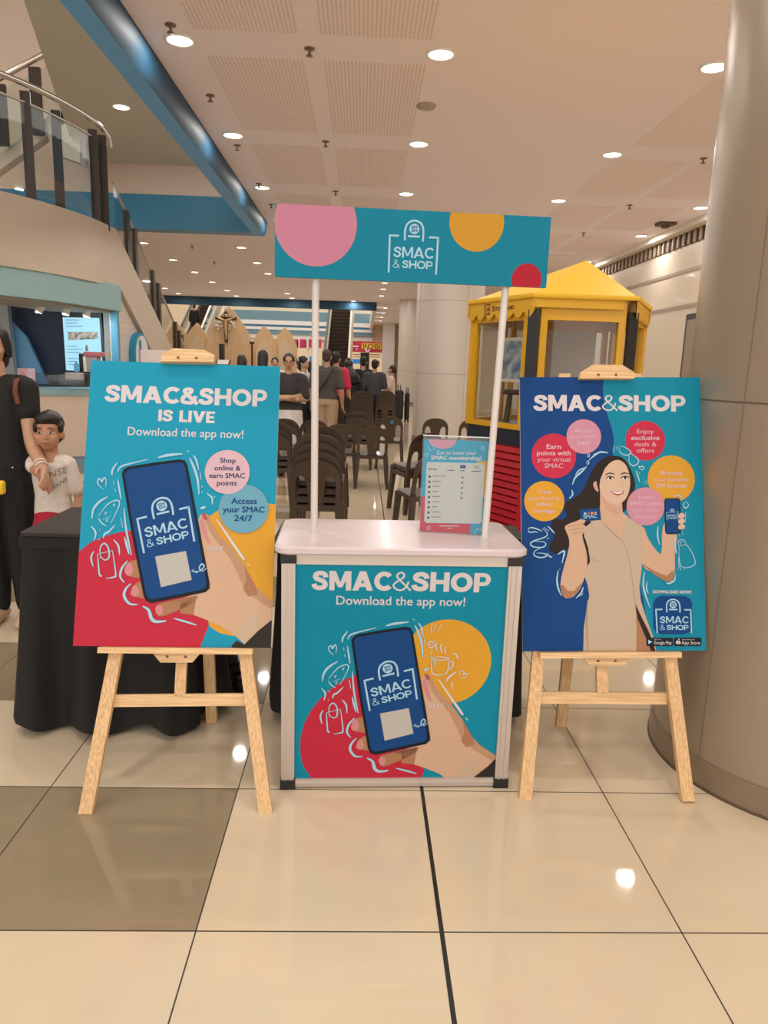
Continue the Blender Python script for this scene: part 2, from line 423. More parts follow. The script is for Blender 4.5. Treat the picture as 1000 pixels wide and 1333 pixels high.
# lamps of the same grid over and behind the viewer
for x in (-1.6, .6, 2.98, 5.28):
    for y in (4.2, 1.7, -.8, -3.3):
        downlight(x, y, CZ, f'downlight outside the view, {ordinal(int((4.2-y)/2.5))} row back, {("left","above the counter line","right","far right")[(-1.6,.6,2.98,5.28).index(x)]}')
for x, ys in ((2.98, (14.3, 16.8, 19.3)), (.6, (14.2, 16.7, 19.2))):
    for i, y in enumerate(ys):
        downlight(x, y, CZ, f'round downlight hidden behind the sign board or kiosk roof, {ordinal(i)} of row {"right" if x > 1 else "middle"}')
p = on_z(158, 139, 4.86)
downlight(p.x, p.y, 4.86, 'round downlight glowing in the tan upper slab beside the blue beam')
for i, (u, v) in enumerate(((37, 75), (61, 119), (30, 96))):
    p = on_z(u, v, 8.2); downlight(p.x, p.y, 8.2, f'bright downlight of the upper storey, {("left by the upper handrail","right behind the dark post","lower left behind the railing glass")[i]}', watt=6.0)
for i, (x, y) in enumerate(((-6, 6), (-8, 10), (-5, 2))): downlight(x, y, 8.2, f'added upper storey fill light outside the view, {ordinal(i)} of three', watt=4.0)  # unseen fill lamps, added to brighten the dim upper storey

SPR = mat('sprinkler_brass', (128, 106, 84), .4, .5)
spr = [(222, 32, 'beside the nearest left downlight'), (403, 63, 'between the perforated panels nearest the camera'), (274, 124, 'midway along the row by the blue beam'), (309, 189, 'just past the second left downlight'),
       (424, 184, 'between the second pair of perforated panels'), (437, 249, 'between the third pair of perforated panels'), (337, 239, 'close to the third left downlight'), (353, 266, 'left of the counter sign top corner'),
       (916, 206, 'beside the clad pillar edge'), (820, 267, 'beyond the kiosk near the dark vent'), (760, 303, 'above the kiosk roof peak'), (250, 320, 'far left between two downlight rows'), (279, 341, 'far left near the pink sign circle side')]
for u, v, w in spr:
    p = on_z(u, v, CZ); x, y = p.x, p.y
    t = thing('sprinkler', f'small metal fire sprinkler in the ceiling {w}', 'sprinkler', (x, y, CZ), 'ceiling sprinklers')
    MB().lathe([(.045, 0), (.045, -.006), (.02, -.012)], SPR, (x, y, CZ), 16).build('escutcheon', t)
    mb = MB(); mb.lathe([(.011, -.01), (.011, -.05), (.006, -.05)], SPR, (x, y, CZ), 10); mb.lathe([(.026, -.055), (.03, -.06), (.004, -.062)], SPR, (x, y, CZ), 12); mb.build('nozzle', t)
p = on_z(555, 137, CZ)
mb = MB(); mb.lathe([(.10, 0), (.10, -.01), (.085, -.03), (.02, -.034)], mat('detector_grey', (176, 156, 136), .5), p, 24)
single('smoke_detector', mb, 'flat grey round detector on the ceiling above the counter sign', 'smoke detector')
p = on_z(867, 290, CZ); mb = MB(); mb.rbox((p.x-.16, p.y-.12, 3.95), (p.x+.16, p.y+.12, 4.0), mat('vent_dark', (96, 78, 62), .6), .02); mb.box((p.x-.05, p.y-.05, 3.91), (p.x+.05, p.y+.05, 3.96), mat('vent_dark', (96, 78, 62)))
single('ceiling_vent', mb, 'dark square ceiling vent near the louvred right wall', 'vent')

# ================================================================ BALUSTRADES
POST = mat('dark_bronze_post', (58, 44, 34), .4, .3); STEEL = mat('polished_steel_rail', (214, 198, 180), .18, .9); GLASS = glass('clear_glass')
def near_curve(u):
    best = min(Lc, key=lambda p: abs((lambda d: d)(px_of(p)-u)));  return best
def px_of(P):
    d = Vector((P.x, P.y, 3.05))-CAM; return 500+FPX*d.dot(CR)/d.dot(CF)
def plate(mb, p, z0, z1, w, th=.03, ang=0.0):
    c, s_ = math.cos(ang), math.sin(ang)
    mb.quadbar((p.x, p.y, z0), (p.x, p.y, z1), (c*w, s_*w, 0), (-s_*th, c*th, 0), POST)
t = thing('glass_balustrade', 'curved glass balustrade with steel handrail round the stair landing', 'balustrade', (Lc[0].x, Lc[0].y, 3.05))
In = offs(Lc, .06)
for u in (-60, 46, 61, 129, 135):
    p = In[min(range(len(Lc)), key=lambda i: abs(px_of(Lc[i])-u))].copy()
    if u in (61, 135): p += Vector((.035, .32 if u == 61 else .22, 0))
    mb = MB(); plate(mb, p, 2.98 if u != 46 else 2.98, 4.12 if u != 46 else 4.14, .05, .02, .25); mb.build('baluster', t)
mb = MB(); sweep_wall(mb, In[6:-1], 3.12, 4.02, .015, GLASS); mb.build('glass_panel', t)
rl = [p+Vector((0, 0, 4.2)) for p in offs(Lc, .02)]
rl = rl[:-3]+[rl[-3]+Vector((0.0, .12, -.05)), rl[-3]+Vector((0.0, .16, -.16))]
MB().tube(rl, .032, STEEL, 12).build('handrail', t)
MB().tube([p+Vector((0, 0, 4.03)) for p in In[:-1]], .014, STEEL, 8).build('glass_cap_rail', t)

t = thing('glass_balustrade', 'sloping glass balustrade running down the stair flight beside the wooden arches', 'balustrade', (-3.36, 10.2, 3))
for y in (10.72, 11.05, 11.9, 12.2, 13.2, 13.45):
    mb = MB(); plate(mb, Vector((-3.36, y, 0)), zt(y)-.12, zt(y)+.72, .03, .06); mb.build('baluster', t)
mb = MB(); mb.prism([(-3.36, 10.2, zt(10.2)+.05), (-3.36, 14.6, zt(14.6)+.05), (-3.36, 14.6, zt(14.6)+.66), (-3.36, 10.2, zt(10.2)+.66)], (.012, 0, 0), GLASS); mb.build('glass_panel', t)
MB().tube([(-3.36, 10.2, zt(10.2)+.68), (-3.36, 14.7, zt(14.7)+.68)], .018, STEEL, 8).build('handrail', t)
t = thing('glass_balustrade', 'upper flight glass balustrade with steel handrail behind the curved landing', 'balustrade', tuple(on_y(20, 190, 12.5)))
for u, v0, v1 in ((5, 190, 110), (50, 176, 88)):
    a, b = on_y(u, v0, 12.5), on_y(u, v1, 12.5); mb = MB(); plate(mb, a, a.z, b.z, .085, .03); mb.build('baluster', t)
mb = MB(); mb.prism([on_y(-40, 232, 12.52), on_y(96, 134, 12.52), on_y(96, 66, 12.52), on_y(-40, 140, 12.52)], (0, .015, 0), GLASS); mb.build('glass_panel', t)
MB().tube([on_y(-40, 122, 12.5), on_y(3, 100, 12.5), on_y(58, 70, 12.5), on_y(80, 56, 12.5)], .045, STEEL, 10).build('handrail', t)

# ================================================================ PRINTED GRAPHICS
def crop(x0, y0, s): return lambda x, y: (x0+x/s, y0+y/s)
GL_T = .235
def _stroke(pts, t, closed=False, n=7):
    P = catmull([(x, y, 0) for x, y in pts], n, closed); out = []
    N = len(P); L, R = [], []
    for i in range(N):
        a = P[(i-1) % N] if closed else P[max(i-1, 0)]; b = P[(i+1) % N] if closed else P[min(i+1, N-1)]
        d = (b-a).normalized(); nn = Vector((-d.y, d.x, 0))*t/2; L.append(P[i]+nn); R.append(P[i]-nn)
    for i in range(N if closed else N-1):
        j = (i+1) % N; out.append([(L[i].x, L[i].y), (L[j].x, L[j].y), (R[j].x, R[j].y), (R[i].x, R[i].y)])
    return out
def _arc(cx, cy, rx, ry, a0, a1, n=28): return [(cx+rx*math.cos(math.radians(a0+(a1-a0)*k/n)), cy+ry*math.sin(math.radians(a0+(a1-a0)*k/n))) for k in range(n+1)]
def glyph(ch, t=GL_T):
    h = t/2; R = lambda x0, y0, x1, y1: [(x0, y0), (x1, y0), (x1, y1), (x0, y1)]
    if ch == 'S': return .70, _stroke([(.60, .66), (.565, .79), (.47, .865), (.35, 1-h), (.2, .84), (h+.02, .72), (.19, .605), (.35, .53), (.515, .435), (.575, .29), (.5, .16), (.34, h), (.2, .135), (.11, .21), (.075, .33)], t*.98)
    if ch == 'M': return .98, [R(0, 0, t, 1), R(.98-t, 0, .98, 1), [(0, 1), (1.22*t, 1), (.49+.38*t, .16), (.49-.38*t, .16)], [(.98, 1), (.98-1.22*t, 1), (.49-.38*t, .16), (.49+.38*t, .16)]]
    if ch == 'A': return .92, [[(0, 0), (1.13*t, 0), (.46+.6*t, 1), (.46-.6*t, 1)], [(.92, 0), (.92-1.13*t, 0), (.46-.6*t, 1), (.46+.6*t, 1)], R(.2, .19, .72, .19+.8*t)]
    if ch == 'C': return .77, _stroke(_arc(.45, .5, .45-h, .5-h, 42, 318), t, n=2)
    if ch == 'O': return .92, _stroke(_arc(.46, .5, .46-h, .5-h, 0, 345, 23), t, True, 2)
    if ch == 'H': return .80, [R(0, 0, t, 1), R(.8-t, 0, .8, 1), R(t-.01, .39, .81-t, .61)]
    if ch == 'P': return .72, [R(0, 0, t, 1), R(t-.01, .80, .42, 1), R(t-.01, .33, .42, .53)] + _stroke(_arc(.40, .665, .32-h, .335-h*.85, -92, 92, 16), t*.86, n=2)
    if ch == 'I': return t, [R(0, 0, t, 1)]
    if ch == 'L': return .56, [R(0, 0, t, 1), R(0, 0, .56, .215)]
    if ch == 'V': return .88, [[(0, 1), (.275, 1), (.57, 0), (.31, 0)], [(.88, 1), (.605, 1), (.31, 0), (.57, 0)]]
    if ch == 'E': return .60, [R(0, 0, t, 1), R(0, 0, .6, .2), R(0, .8, .6, 1), R(0, .4, .55, .6)]
    if ch in '&*':
        tt = .205 if ch == '&' else .085
        q = tt/2
        return .84, _stroke([(.83, .03), (.62, .26), (.30, .60), (.20, .76), (.25, .90-q*.4), (.37, 1-q), (.5, .90-q*.4), (.51, .76), (.40, .62), (.20, .48), (q, .28), (.16, .10+q*.3), (.33, q), (.52, .10), (.66, .30), (.73, .50)], tt)
    return .34, []
def heavy(txt, t=GL_T, gap=.055):
    x, out = 0, []
    for ch in txt:
        w, P = glyph(ch, t); out += [[(a+x, b) for a, b in p] for p in P]; x += w+gap
    return x-gap, out
_fc = {}
def font_mesh(s, off=0.0):
    k = (s, off)
    if k not in _fc:
        c = bpy.data.curves.new('lettering', 'FONT'); c.body = s; c.offset = off; c.resolution_u = 3
        o = bpy.data.objects.new('lettering', c); COL.objects.link(o)
        dg = bpy.context.evaluated_depsgraph_get(); dg.update()
        me = bpy.data.meshes.new_from_object(o.evaluated_get(dg))
        _fc[k] = ([(v.co.x, v.co.y) for v in me.vertices], [list(p.vertices) for p in me.polygons])
        bpy.data.objects.remove(o); bpy.data.curves.remove(c); bpy.data.meshes.remove(me)
    return _fc[k]
CAPH = None
def cap_height():
    global CAPH
    if CAPH is None: CAPH = max(y for _, y in font_mesh('H')[0])
    return CAPH
def clip_poly(P, x0, y0, x1, y1):
    def side(P, ins, cut):
        out = []
        for i in range(len(P)):
            a, b = P[i-1], P[i]; ia, ib = ins(a), ins(b)
            if ib:
                if not ia: out.append(cut(a, b))
                out.append(b)
            elif ia: out.append(cut(a, b))
        return out
    cx = lambda X: (lambda a, b: (X, a[1]+(b[1]-a[1])*(X-a[0])/(b[0]-a[0])))
    cy = lambda Y: (lambda a, b: (a[0]+(b[0]-a[0])*(Y-a[1])/(b[1]-a[1]), Y))
    for ins, cut in ((lambda p: p[0] >= x0, cx(x0)), (lambda p: p[0] <= x1, cx(x1)), (lambda p: p[1] >= y0, cy(y0)), (lambda p: p[1] <= y1, cy(y1))):
        if P: P = side(P, ins, cut)
    return P
def panel_axes(yaw, tilt, roll=0.0):
    ex = Vector((math.cos(yaw), math.sin(yaw), 0)); n = Vector((math.sin(yaw), -math.cos(yaw), 0))
    ey = Vector((0, 0, 1))*math.cos(tilt)-n*math.sin(tilt)
    return math.cos(roll)*ex+math.sin(roll)*ey, math.cos(roll)*ey-math.sin(roll)*ex
class Print:
    """flat printed sheet: bottom-centre origin, axes ex / ey; pictures are laid on it as thin ink layers"""
    STEP = .0003
    def __init__(s, o, ex, ey, w, h, crp, pre=None):
        s.o, s.ex, s.ey, s.w, s.h, s.crp, s.pre = Vector(o), ex, ey, w, h, crp, pre
        s.n = ex.cross(ey).normalized(); s.parts = {}
    def M(s, x, y):
        if s.pre: x, y = s.pre(x, y)
        p = on_plane(*s.crp(x, y), s.o, s.n)-s.o
        return (p.dot(s.ex), p.dot(s.ey))
    def at(s, a, b, layer=0): return s.o+s.ex*a+s.ey*b+s.n*(.0006+layer*s.STEP)
    def mb(s, part): return s.parts.setdefault(part, MB())
    def local(s, part, P, m, layer):
        P = clip_poly(P, -s.w/2, 0, s.w/2, s.h)
        if len(P) >= 3: s.mb(part).add([s.at(a, b, layer) for a, b in P], [list(range(len(P)))], m)
    def fill(s, part, pts, m, layer, smooth=0):
        if smooth: pts = [(p.x, p.y) for p in catmull([(x, y, 0) for x, y in pts], smooth, True)]
        s.local(part, [s.M(*p) for p in pts], m, layer)
    def disc(s, part, c, r, m, layer, ry=None, n=56):
        """round spot: true circle on the sheet, centre and radius in crop points"""
        a = s.M(*c); e = s.M(c[0]+r, c[1]); R = math.hypot(e[0]-a[0], e[1]-a[1])
        R2 = R
        if ry: f = s.M(c[0], c[1]-ry); R2 = math.hypot(f[0]-a[0], f[1]-a[1])
        s.local(part, [(a[0]+R*math.cos(2*PI*k/n), a[1]+R2*math.sin(2*PI*k/n)) for k in range(n)], m, layer)
        return a, R
    def line(s, part, pts, w, m, layer, taper=False, n=5, closed=False):
        Q = [s.M(*p) for p in pts]; a = s.M(*pts[0]); e = s.M(pts[0][0]+1, pts[0][1]); k = math.hypot(e[0]-a[0], e[1]-a[1])
        P = catmull([(x, y, 0) for x, y in Q], n, closed); N = len(P); hw = w*k/2
        if N < 2: return
        L, R = [], []
        for i in range(N):
            A = P[(i-1) % N] if closed else P[max(i-1, 0)]; B = P[(i+1) % N] if closed else P[min(i+1, N-1)]
            d = (B-A); d = d.normalized() if d.length > 1e-9 else Vector((1, 0, 0)); g = hw
            if taper: g = hw*(.35+.65*math.sin(PI*min(.97, max(.03, i/(N-1)))))
            nn = Vector((-d.y, d.x, 0))*g; L.append(P[i]+nn); R.append(P[i]-nn)
        for i in range(N if closed else N-1):
            j = (i+1) % N; s.local(part, [(p.x, p.y) for p in (L[i], L[j], R[j], R[i])], m, layer)
    def _place(s, pl, pr, cap):
        a, b = s.M(*pl), s.M(*pr); mx, my = (pl[0]+pr[0])/2, (pl[1]+pr[1])/2
        dx, dy = pr[0]-pl[0], pr[1]-pl[1]; L = math.hypot(dx, dy)
        c0, c1 = s.M(mx, my), s.M(mx+dy/L*cap, my-dx/L*cap)
        return a, b, math.hypot(c1[0]-c0[0], c1[1]-c0[1])
    def heavy(s, part, txt, pl, pr, cap, m, layer, t=GL_T):
        a, b, H = s._place(pl, pr, cap); w, G = heavy(txt, t); ln = math.hypot(b[0]-a[0], b[1]-a[1]); d = ((b[0]-a[0])/ln, (b[1]-a[1])/ln); k = ln/w
        for i, g in enumerate(G):
            s.local(part, [(a[0]+d[0]*x*k-d[1]*y*H, a[1]+d[1]*x*k+d[0]*y*H) for x, y in g], m, layer+.5*i/len(G))
    def text(s, part, txt, pl, pr, cap, m, layer, bold=0.0):
        a, b, H = s._place(pl, pr, cap); V, F = font_mesh(txt, 0.0)
        if not V: return
        x0, x1 = min(v[0] for v in V), max(v[0] for v in V); ln = math.hypot(b[0]-a[0], b[1]-a[1]); d = ((b[0]-a[0])/ln, (b[1]-a[1])/ln)
        kx, ky = ln/(x1-x0), H/cap_height()
        B_ = bold*1.1
        for i, (ox, oy) in enumerate(((0, 0), (-B_, -B_*.6), (B_, B_*.6), (-B_, B_*.6), (B_, -B_*.6)) if bold > .003 else ((0, 0),)):
            s.mb(part).add([s.at(a[0]+d[0]*(x+ox-x0)*kx-d[1]*(y+oy)*ky, a[1]+d[1]*(x+ox-x0)*kx+d[0]*(y+oy)*ky, layer+.16*i) for x, y in V], F, m)
    def build(s, parent, extra=None):
        for k, mb in s.parts.items():
            o = mb.build(k.split('#')[0], parent)
            if extra and k in extra: o['label'] = extra[k]
def affine(src, dst):
    """map of three points to three points"""
    (x0, y0), (x1, y1), (x2, y2) = src; (u0, v0), (u1, v1), (u2, v2) = dst
    A = Matrix(((x0, y0, 1), (x1, y1, 1), (x2, y2, 1))).inverted()
    a = A @ Vector((u0, u1, u2)); b = A @ Vector((v0, v1, v2))
    return lambda x, y: (a.x*x+a.y*y+a.z, b.x*x+b.y*y+b.z)

def ink(n, rgb, k=1.0): return mat('ink_'+n, rgb, .5, coat=0.0, spec=.18, k=k*.86)
I_TEAL = ink('teal', (24, 152, 178)); I_TEAL2 = ink('sea_teal', (4, 138, 160)); I_RED = ink('raspberry', (200, 42, 62)); I_YEL = ink('amber', (226, 160, 48)); I_PINK = ink('pink', (212, 142, 156))
I_PALE = ink('pale_pink', (222, 180, 184)); I_GREY = ink('grey_blue', (112, 166, 182)); I_NAVY = ink('navy', (18, 70, 126)); I_WHITE = ink('white', (222, 208, 202)); I_LBLUE = ink('light_blue', (172, 208, 220))
I_BLACK = ink('black', (26, 30, 38)); I_SKIN = ink('skin', (216, 172, 138)); I_SKIN2 = ink('skin_deep', (178, 124, 88)); I_SKIN3 = ink('skin_rose', (216, 138, 134)); I_SLEEVE = ink('sleeve', (52, 42, 36)); I_DKTXT = ink('text_navy', (30, 62, 92)); I_PLATE = ink('plate', (196, 186, 172))
I_SIGN = ink('sign_teal', (2, 128, 150)); I_SPINK = ink('sign_pink', (202, 128, 146)); I_SYEL = ink('sign_amber', (208, 148, 42)); I_SRED = ink('sign_red', (186, 32, 48))
I_HAIR = ink('hair', (46, 34, 28)); I_DRESS = ink('dress', (202, 174, 146)); I_DRESS2 = ink('dress_fold', (178, 148, 120)); I_FACE = ink('face', (222, 184, 152)); I_BLUSH = ink('blush', (214, 160, 132)); I_LIP = ink('lip', (186, 92, 84)); I_TOOTH = ink('tooth', (238, 228, 218))

LOGO3 = ((95, 330), (880, 370), (75, 930))
def logo(P, part, lt, rt, lb, m, layer):
    f = affine(LOGO3, (lt, rt, lb)); o_pre = P.pre
    comp = (lambda x, y: o_pre(*f(x, y))) if o_pre else f
    P.pre = comp
    P.line(part, [(338, 412), (340, 300), (352, 205), (400, 125), (495, 90), (590, 125), (634, 205), (640, 310), (630, 432)], 30, m, layer)
    P.line(part, [(390, 343), (583, 353)], 30, m, layer)
    P.line(part, [(242, 337), (96, 331)], 30, m, layer); P.line(part, [(95, 316), (75, 935)], 30, m, layer)
    P.line(part, [(735, 363), (886, 370)], 30, m, layer); P.line(part, [(880, 356), (845, 972)], 30, m, layer)
    P.disc(part, (493, 226), 80, m, layer)
    P.text(part, 'SM', (445, 222), (540, 224), 46, I_NAVY, layer+1, .02); P.text(part, 'SM', (447, 274), (538, 276), 40, I_NAVY, layer+1, .02)
    P.heavy(part, 'SMAC', (152, 686), (800, 712), 178, m, layer, .165)
    P.heavy(part, '*', (142, 860), (255, 864), 140, m, layer); P.heavy(part, 'SHOP', (292, 862), (788, 886), 130, m, layer, .175)
    P.pre = o_pre

def phone_art(P, ab, badge=True):
    """the shared picture: hand holding a phone, with white doodles (coordinates of the left poster's crop)"""
    L = 3
    # hand behind the phone
    P.fill('hand_picture', [(548, 770), (556, 748), (575, 742), (592, 752), (606, 790), (640, 838), (690, 892), (742, 965), (790, 1050), (825, 1088), (900, 1140), (940, 1230), (800, 1330), (742, 1296), (712, 1268), (640, 1218), (575, 1190), (525, 1172), (470, 1150), (430, 1120), (600, 1060)], I_SKIN, L)
    P.fill('hand_picture', [(592, 752), (606, 790), (640, 838), (690, 892), (742, 965), (790, 1050), (825, 1088), (900, 1140), (890, 1170), (800, 1110), (745, 1075), (720, 1010), (680, 930), (630, 868), (596, 822), (580, 780)], ink('skin_mid', (196, 148, 112)), L+1)
    P.fill('hand_picture', [(742, 965), (790, 1050), (800, 1085), (760, 1095), (738, 1065), (752, 1020)], I_SKIN2, L+2)
    P.fill('hand_picture', [(552, 775), (566, 760), (580, 800), (592, 850), (600, 872), (585, 868), (566, 830)], I_SKIN3, L+2)
    P.fill('hand_picture', [(560, 745), (576, 741), (588, 760), (582, 775), (570, 765)], I_LIP, L+3)
    P.fill('hand_picture', [(712, 1268), (742, 1296), (800, 1240), (800, 1160), (770, 1170), (735, 1215)], ink('cuff', (206, 176, 146)), L+2)
    P.fill('hand_picture', [(425, 1115), (540, 1090), (528, 1172), (470, 1165), (470, 1120)], I_SKIN2, L+1)
    for pts in ([(236, 980), (246, 955), (268, 943), (300, 945), (312, 1012), (262, 1010), (240, 1000)], [(262, 1078), (272, 1050), (298, 1032), (318, 1040), (328, 1098), (282, 1096), (266, 1090)], [(366, 1150), (372, 1132), (392, 1122), (450, 1108), (545, 1092), (510, 1130), (440, 1162), (396, 1178), (374, 1172)]):
        P.fill('hand_picture', pts, I_SKIN2, L+1, 4)
    for pts in ([(236, 980), (246, 955), (262, 952), (272, 985), (258, 1006), (242, 1000)], [(262, 1078), (272, 1052), (286, 1050), (298, 1078), (282, 1094), (266, 1090)], [(366, 1150), (374, 1133), (392, 1135), (398, 1158), (388, 1174), (374, 1170)]):
        P.fill('hand_picture', pts, I_SKIN3, L+2, 4)
    P.fill('sleeve_picture', [(900, 1150), (862, 1190), (800, 1240), (742, 1298), (710, 1280), (690, 1300), (684, 1345), (920, 1345)], I_SLEEVE, L+3)
    # phone
    ph = [(224, 575), (232, 556), (252, 545), (360, 528), (470, 514), (492, 520), (502, 540), (545, 770), (596, 1040), (594, 1062), (578, 1076), (460, 1100), (350, 1122), (328, 1114), (316, 1092), (268, 840)]
    P.fill('phone_picture', ph, I_BLACK, L+4)
    sc_ = [(236, 580), (242, 566), (256, 557), (362, 540), (468, 526), (484, 531), (492, 548), (535, 775), (582, 1036), (580, 1054), (566, 1064), (455, 1087), (352, 1106), (338, 1102), (328, 1088), (280, 840)]
    P.fill('phone_picture', sc_, I_NAVY, L+5)
    P.fill('phone_picture', [(365, 925), (495, 902), (520, 1024), (390, 1055)], I_PLATE, L+6)
    logo(P, 'logo', (290, 766), (507, 716), (318, 910), I_LBLUE, L+6)
    # doodles
    D = L+7; w = I_LBLUE
    S = [([(208, 568), (214, 552), (240, 538), (335, 515)], 8), ([(183, 582), (186, 558), (206, 528)], 9), ([(378, 507), (420, 497), (482, 491)], 12), ([(502, 477), (510, 484)], 9), ([(511, 508), (528, 545), (545, 600), (551, 662)], 11), ([(526, 496), (540, 520), (550, 560)], 8),
         ([(556, 570), (559, 600)], 8), ([(562, 624), (564, 634)], 8), ([(562, 648), (564, 656)], 8), ([(584, 658), (606, 678), (606, 706)], 8), ([(606, 678), (620, 672)], 8), ([(556, 722), (568, 719), (580, 714)], 12),
         ([(146, 640), (126, 622), (123, 602), (134, 597), (140, 610), (150, 592), (158, 604), (156, 632)], 7), ([(98, 765), (105, 725), (130, 694), (165, 672)], 11), ([(126, 755), (166, 704), (207, 688), (213, 712), (178, 785)], 6), ([(126, 762), (138, 782), (160, 797)], 6),
         ([(198, 703), (190, 706), (194, 716)], 5), ([(164, 738), (154, 742), (160, 750)], 5), ([(144, 769), (178, 755)], 5), ([(168, 768), (160, 772), (166, 780)], 5), ([(95, 797), (110, 815), (114, 832), (108, 856)], 9), ([(195, 793), (170, 820), (152, 830), (147, 848)], 9), ([(130, 810), (133, 818)], 7), ([(127, 850), (129, 856)], 7),
         ([(207, 598), (214, 640), (222, 684)], 8), ([(190, 605), (193, 622)], 7), ([(196, 637), (198, 652)], 7), ([(234, 720), (240, 790), (252, 860), (266, 920)], 9), ([(221, 763), (228, 802)], 8), ([(236, 842), (246, 880), (256, 916)], 10),
         ([(122, 915), (130, 1000), (142, 1006)], 7), ([(135, 935), (133, 890), (150, 870), (168, 890), (170, 930), (152, 940), (136, 925)], 7), ([(122, 915), (185, 900)], 6), ([(185, 900), (199, 998), (190, 1012), (158, 1018)], 7), ([(106, 903), (95, 930), (103, 968)], 8), ([(190, 855), (210, 880), (215, 920)], 8),
         ([(249, 943), (225, 975), (218, 1010), (236, 1036)], 10), ([(262, 1040), (240, 1065), (235, 1095), (258, 1125), (292, 1128)], 12), ([(313, 1136), (338, 1152), (350, 1188), (372, 1201), (412, 1197)], 15), ([(445, 1187), (495, 1201), (540, 1215)], 9),
         ([(520, 986), (545, 994)], 9), ([(520, 986), (532, 978)], 6), ([(530, 988), (556, 985), (573, 966), (562, 957), (552, 975), (568, 986), (584, 972)], 6)]
    kind = lambda i: 'heart_doodle' if i == 12 else 'tag_doodle' if 14 <= i <= 19 else 'bag_doodle' if 30 <= i <= 33 else 'doodle_print'
    for i, (pts, wd) in enumerate(S): P.line(kind(i), pts, wd, w, D, True)
    for pts, wd in (([(625, 768), (680, 850), (735, 930), (741, 940)], 12), ([(755, 953), (766, 966)], 10)): P.line('doodle_print', pts, wd, I_WHITE, D, True)
    P.text('doodle_print', 'stay', (588, 902), (655, 896), 24, I_WHITE, D)

def board(name, label, o, ex, ey, w, h, thick, edge, group=None):
    t = thing(name, label, 'poster', tuple(o), group); n = ex.cross(ey).normalized(); mb = MB()
    pts = []
    for cx, cy, a0 in ((w/2-.012, .012, -90), (w/2-.012, h-.012, 0), (-w/2+.012, h-.012, 90), (-w/2+.012, .012, 180)):
        for k in range(6):
            a = math.radians(a0+18*k); pts.append(o+ex*(cx+.012*math.cos(a))+ey*(cy+.012*math.sin(a)))
    mb.prism(pts, -n*thick, edge); mb.build('backing_board', t)
    return t
BOARDW = mat('foam_board_white', (216, 204, 194), .6)

# ---------------------------------------------------------------- left poster
exL, eyL = panel_axes(.0226, .3140, -.002)
oL = Vector((-.574, 2.127, .481))
tL = board('poster_board', 'teal poster with a hand holding a phone, headline ending in LIVE, on the left easel', oL, exL, eyL, .61, .914, .006, BOARDW, 'posters on easels')
C4 = crop(90, 440, 3.252)
P = Print(oL, exL, eyL, .61, .914, C4)
P.local('printed_sheet', [(-.305, 0), (.305, 0), (.305, .914), (-.305, .914)], I_TEAL, 0)
P.fill('printed_sheet', [(0, 1320), (30, 912), (44, 903), (90, 866), (150, 840), (210, 823), (270, 814), (330, 818), (400, 850), (480, 940), (560, 1120), (588, 1195), (591, 1215), (575, 1258), (550, 1320)], I_RED, 1)
P.fill('printed_sheet', [(560, 830), (590, 758), (640, 724), (720, 700), (800, 695), (930, 712), (930, 1160), (700, 1262), (640, 1250), (596, 1222), (560, 1100)], I_YEL, 1)
P.heavy('headline', 'SMAC&SHOP', (152, 270), (838, 292), 72, I_WHITE, 2)
P.heavy('headline', 'IS LIVE', (377, 352), (616, 361), 49, I_WHITE, 2)
P.text('tagline', 'Download the app now!', (248, 411), (737, 425), 34, I_WHITE, 2, .008)
phone_art(P, None)
P.disc('round_badge#2', (740, 723), 105, I_GREY, 11); P.disc('round_badge#1', (671, 568), 95, I_PALE, 13)
for s_, a, b, y in (('Shop', 640, 706, 529), ('online &', 617, 726, 561), ('earn SMAC', 595, 745, 593), ('points', 627, 710, 624)): P.text('round_badge#1', s_, (a, y), (b, y+1), 20, I_DKTXT, 14, .016)
for s_, a, b, y in (('Access', 688, 795, 702), ('your SMAC', 652, 828, 738), ('24/7', 700, 776, 775)): P.text('round_badge#2', s_, (a, y), (b, y+1), 24, I_NAVY, 14, .016)
P.build(tL, {'round_badge#1': 'pale pink round badge', 'round_badge#2': 'grey blue round badge'})

# ---------------------------------------------------------------- right poster
K = .985
exR, eyR = panel_axes(-.0227, .243, .030)
oR = CAM+(Vector((.854, 2.207, .461))-CAM)*K
wR, hR = .61*K, .914*K
tR = board('poster_board', 'blue and teal poster of a smiling long-haired woman holding a card, on the right easel', oR, exR, eyR, wR, hR, .006, BOARDW, 'posters on easels')
C6 = crop(660, 460, 3.3325)
P = Print(oR, exR, eyR, wR, hR, C6)
P.local('printed_sheet', [(-wR/2, 0), (wR/2, 0), (wR/2, hR), (-wR/2, hR)], ink('royal_blue', (10, 66, 126)), 0)
P.fill('printed_sheet', [(424, 90), (416, 150), (419, 200), (436, 268), (456, 330), (464, 375), (458, 420), (470, 520), (520, 800), (590, 1060), (630, 1310), (900, 1310), (880, 90)], I_TEAL2, 1)
P.heavy('headline', 'SMAC', (117, 250), (408, 251), 70, I_WHITE, 2); P.heavy('headline', '*', (412, 250), (480, 251), 70, I_WHITE, 2); P.heavy('headline', 'SHOP', (484, 251), (776, 253), 70, I_WHITE, 2)
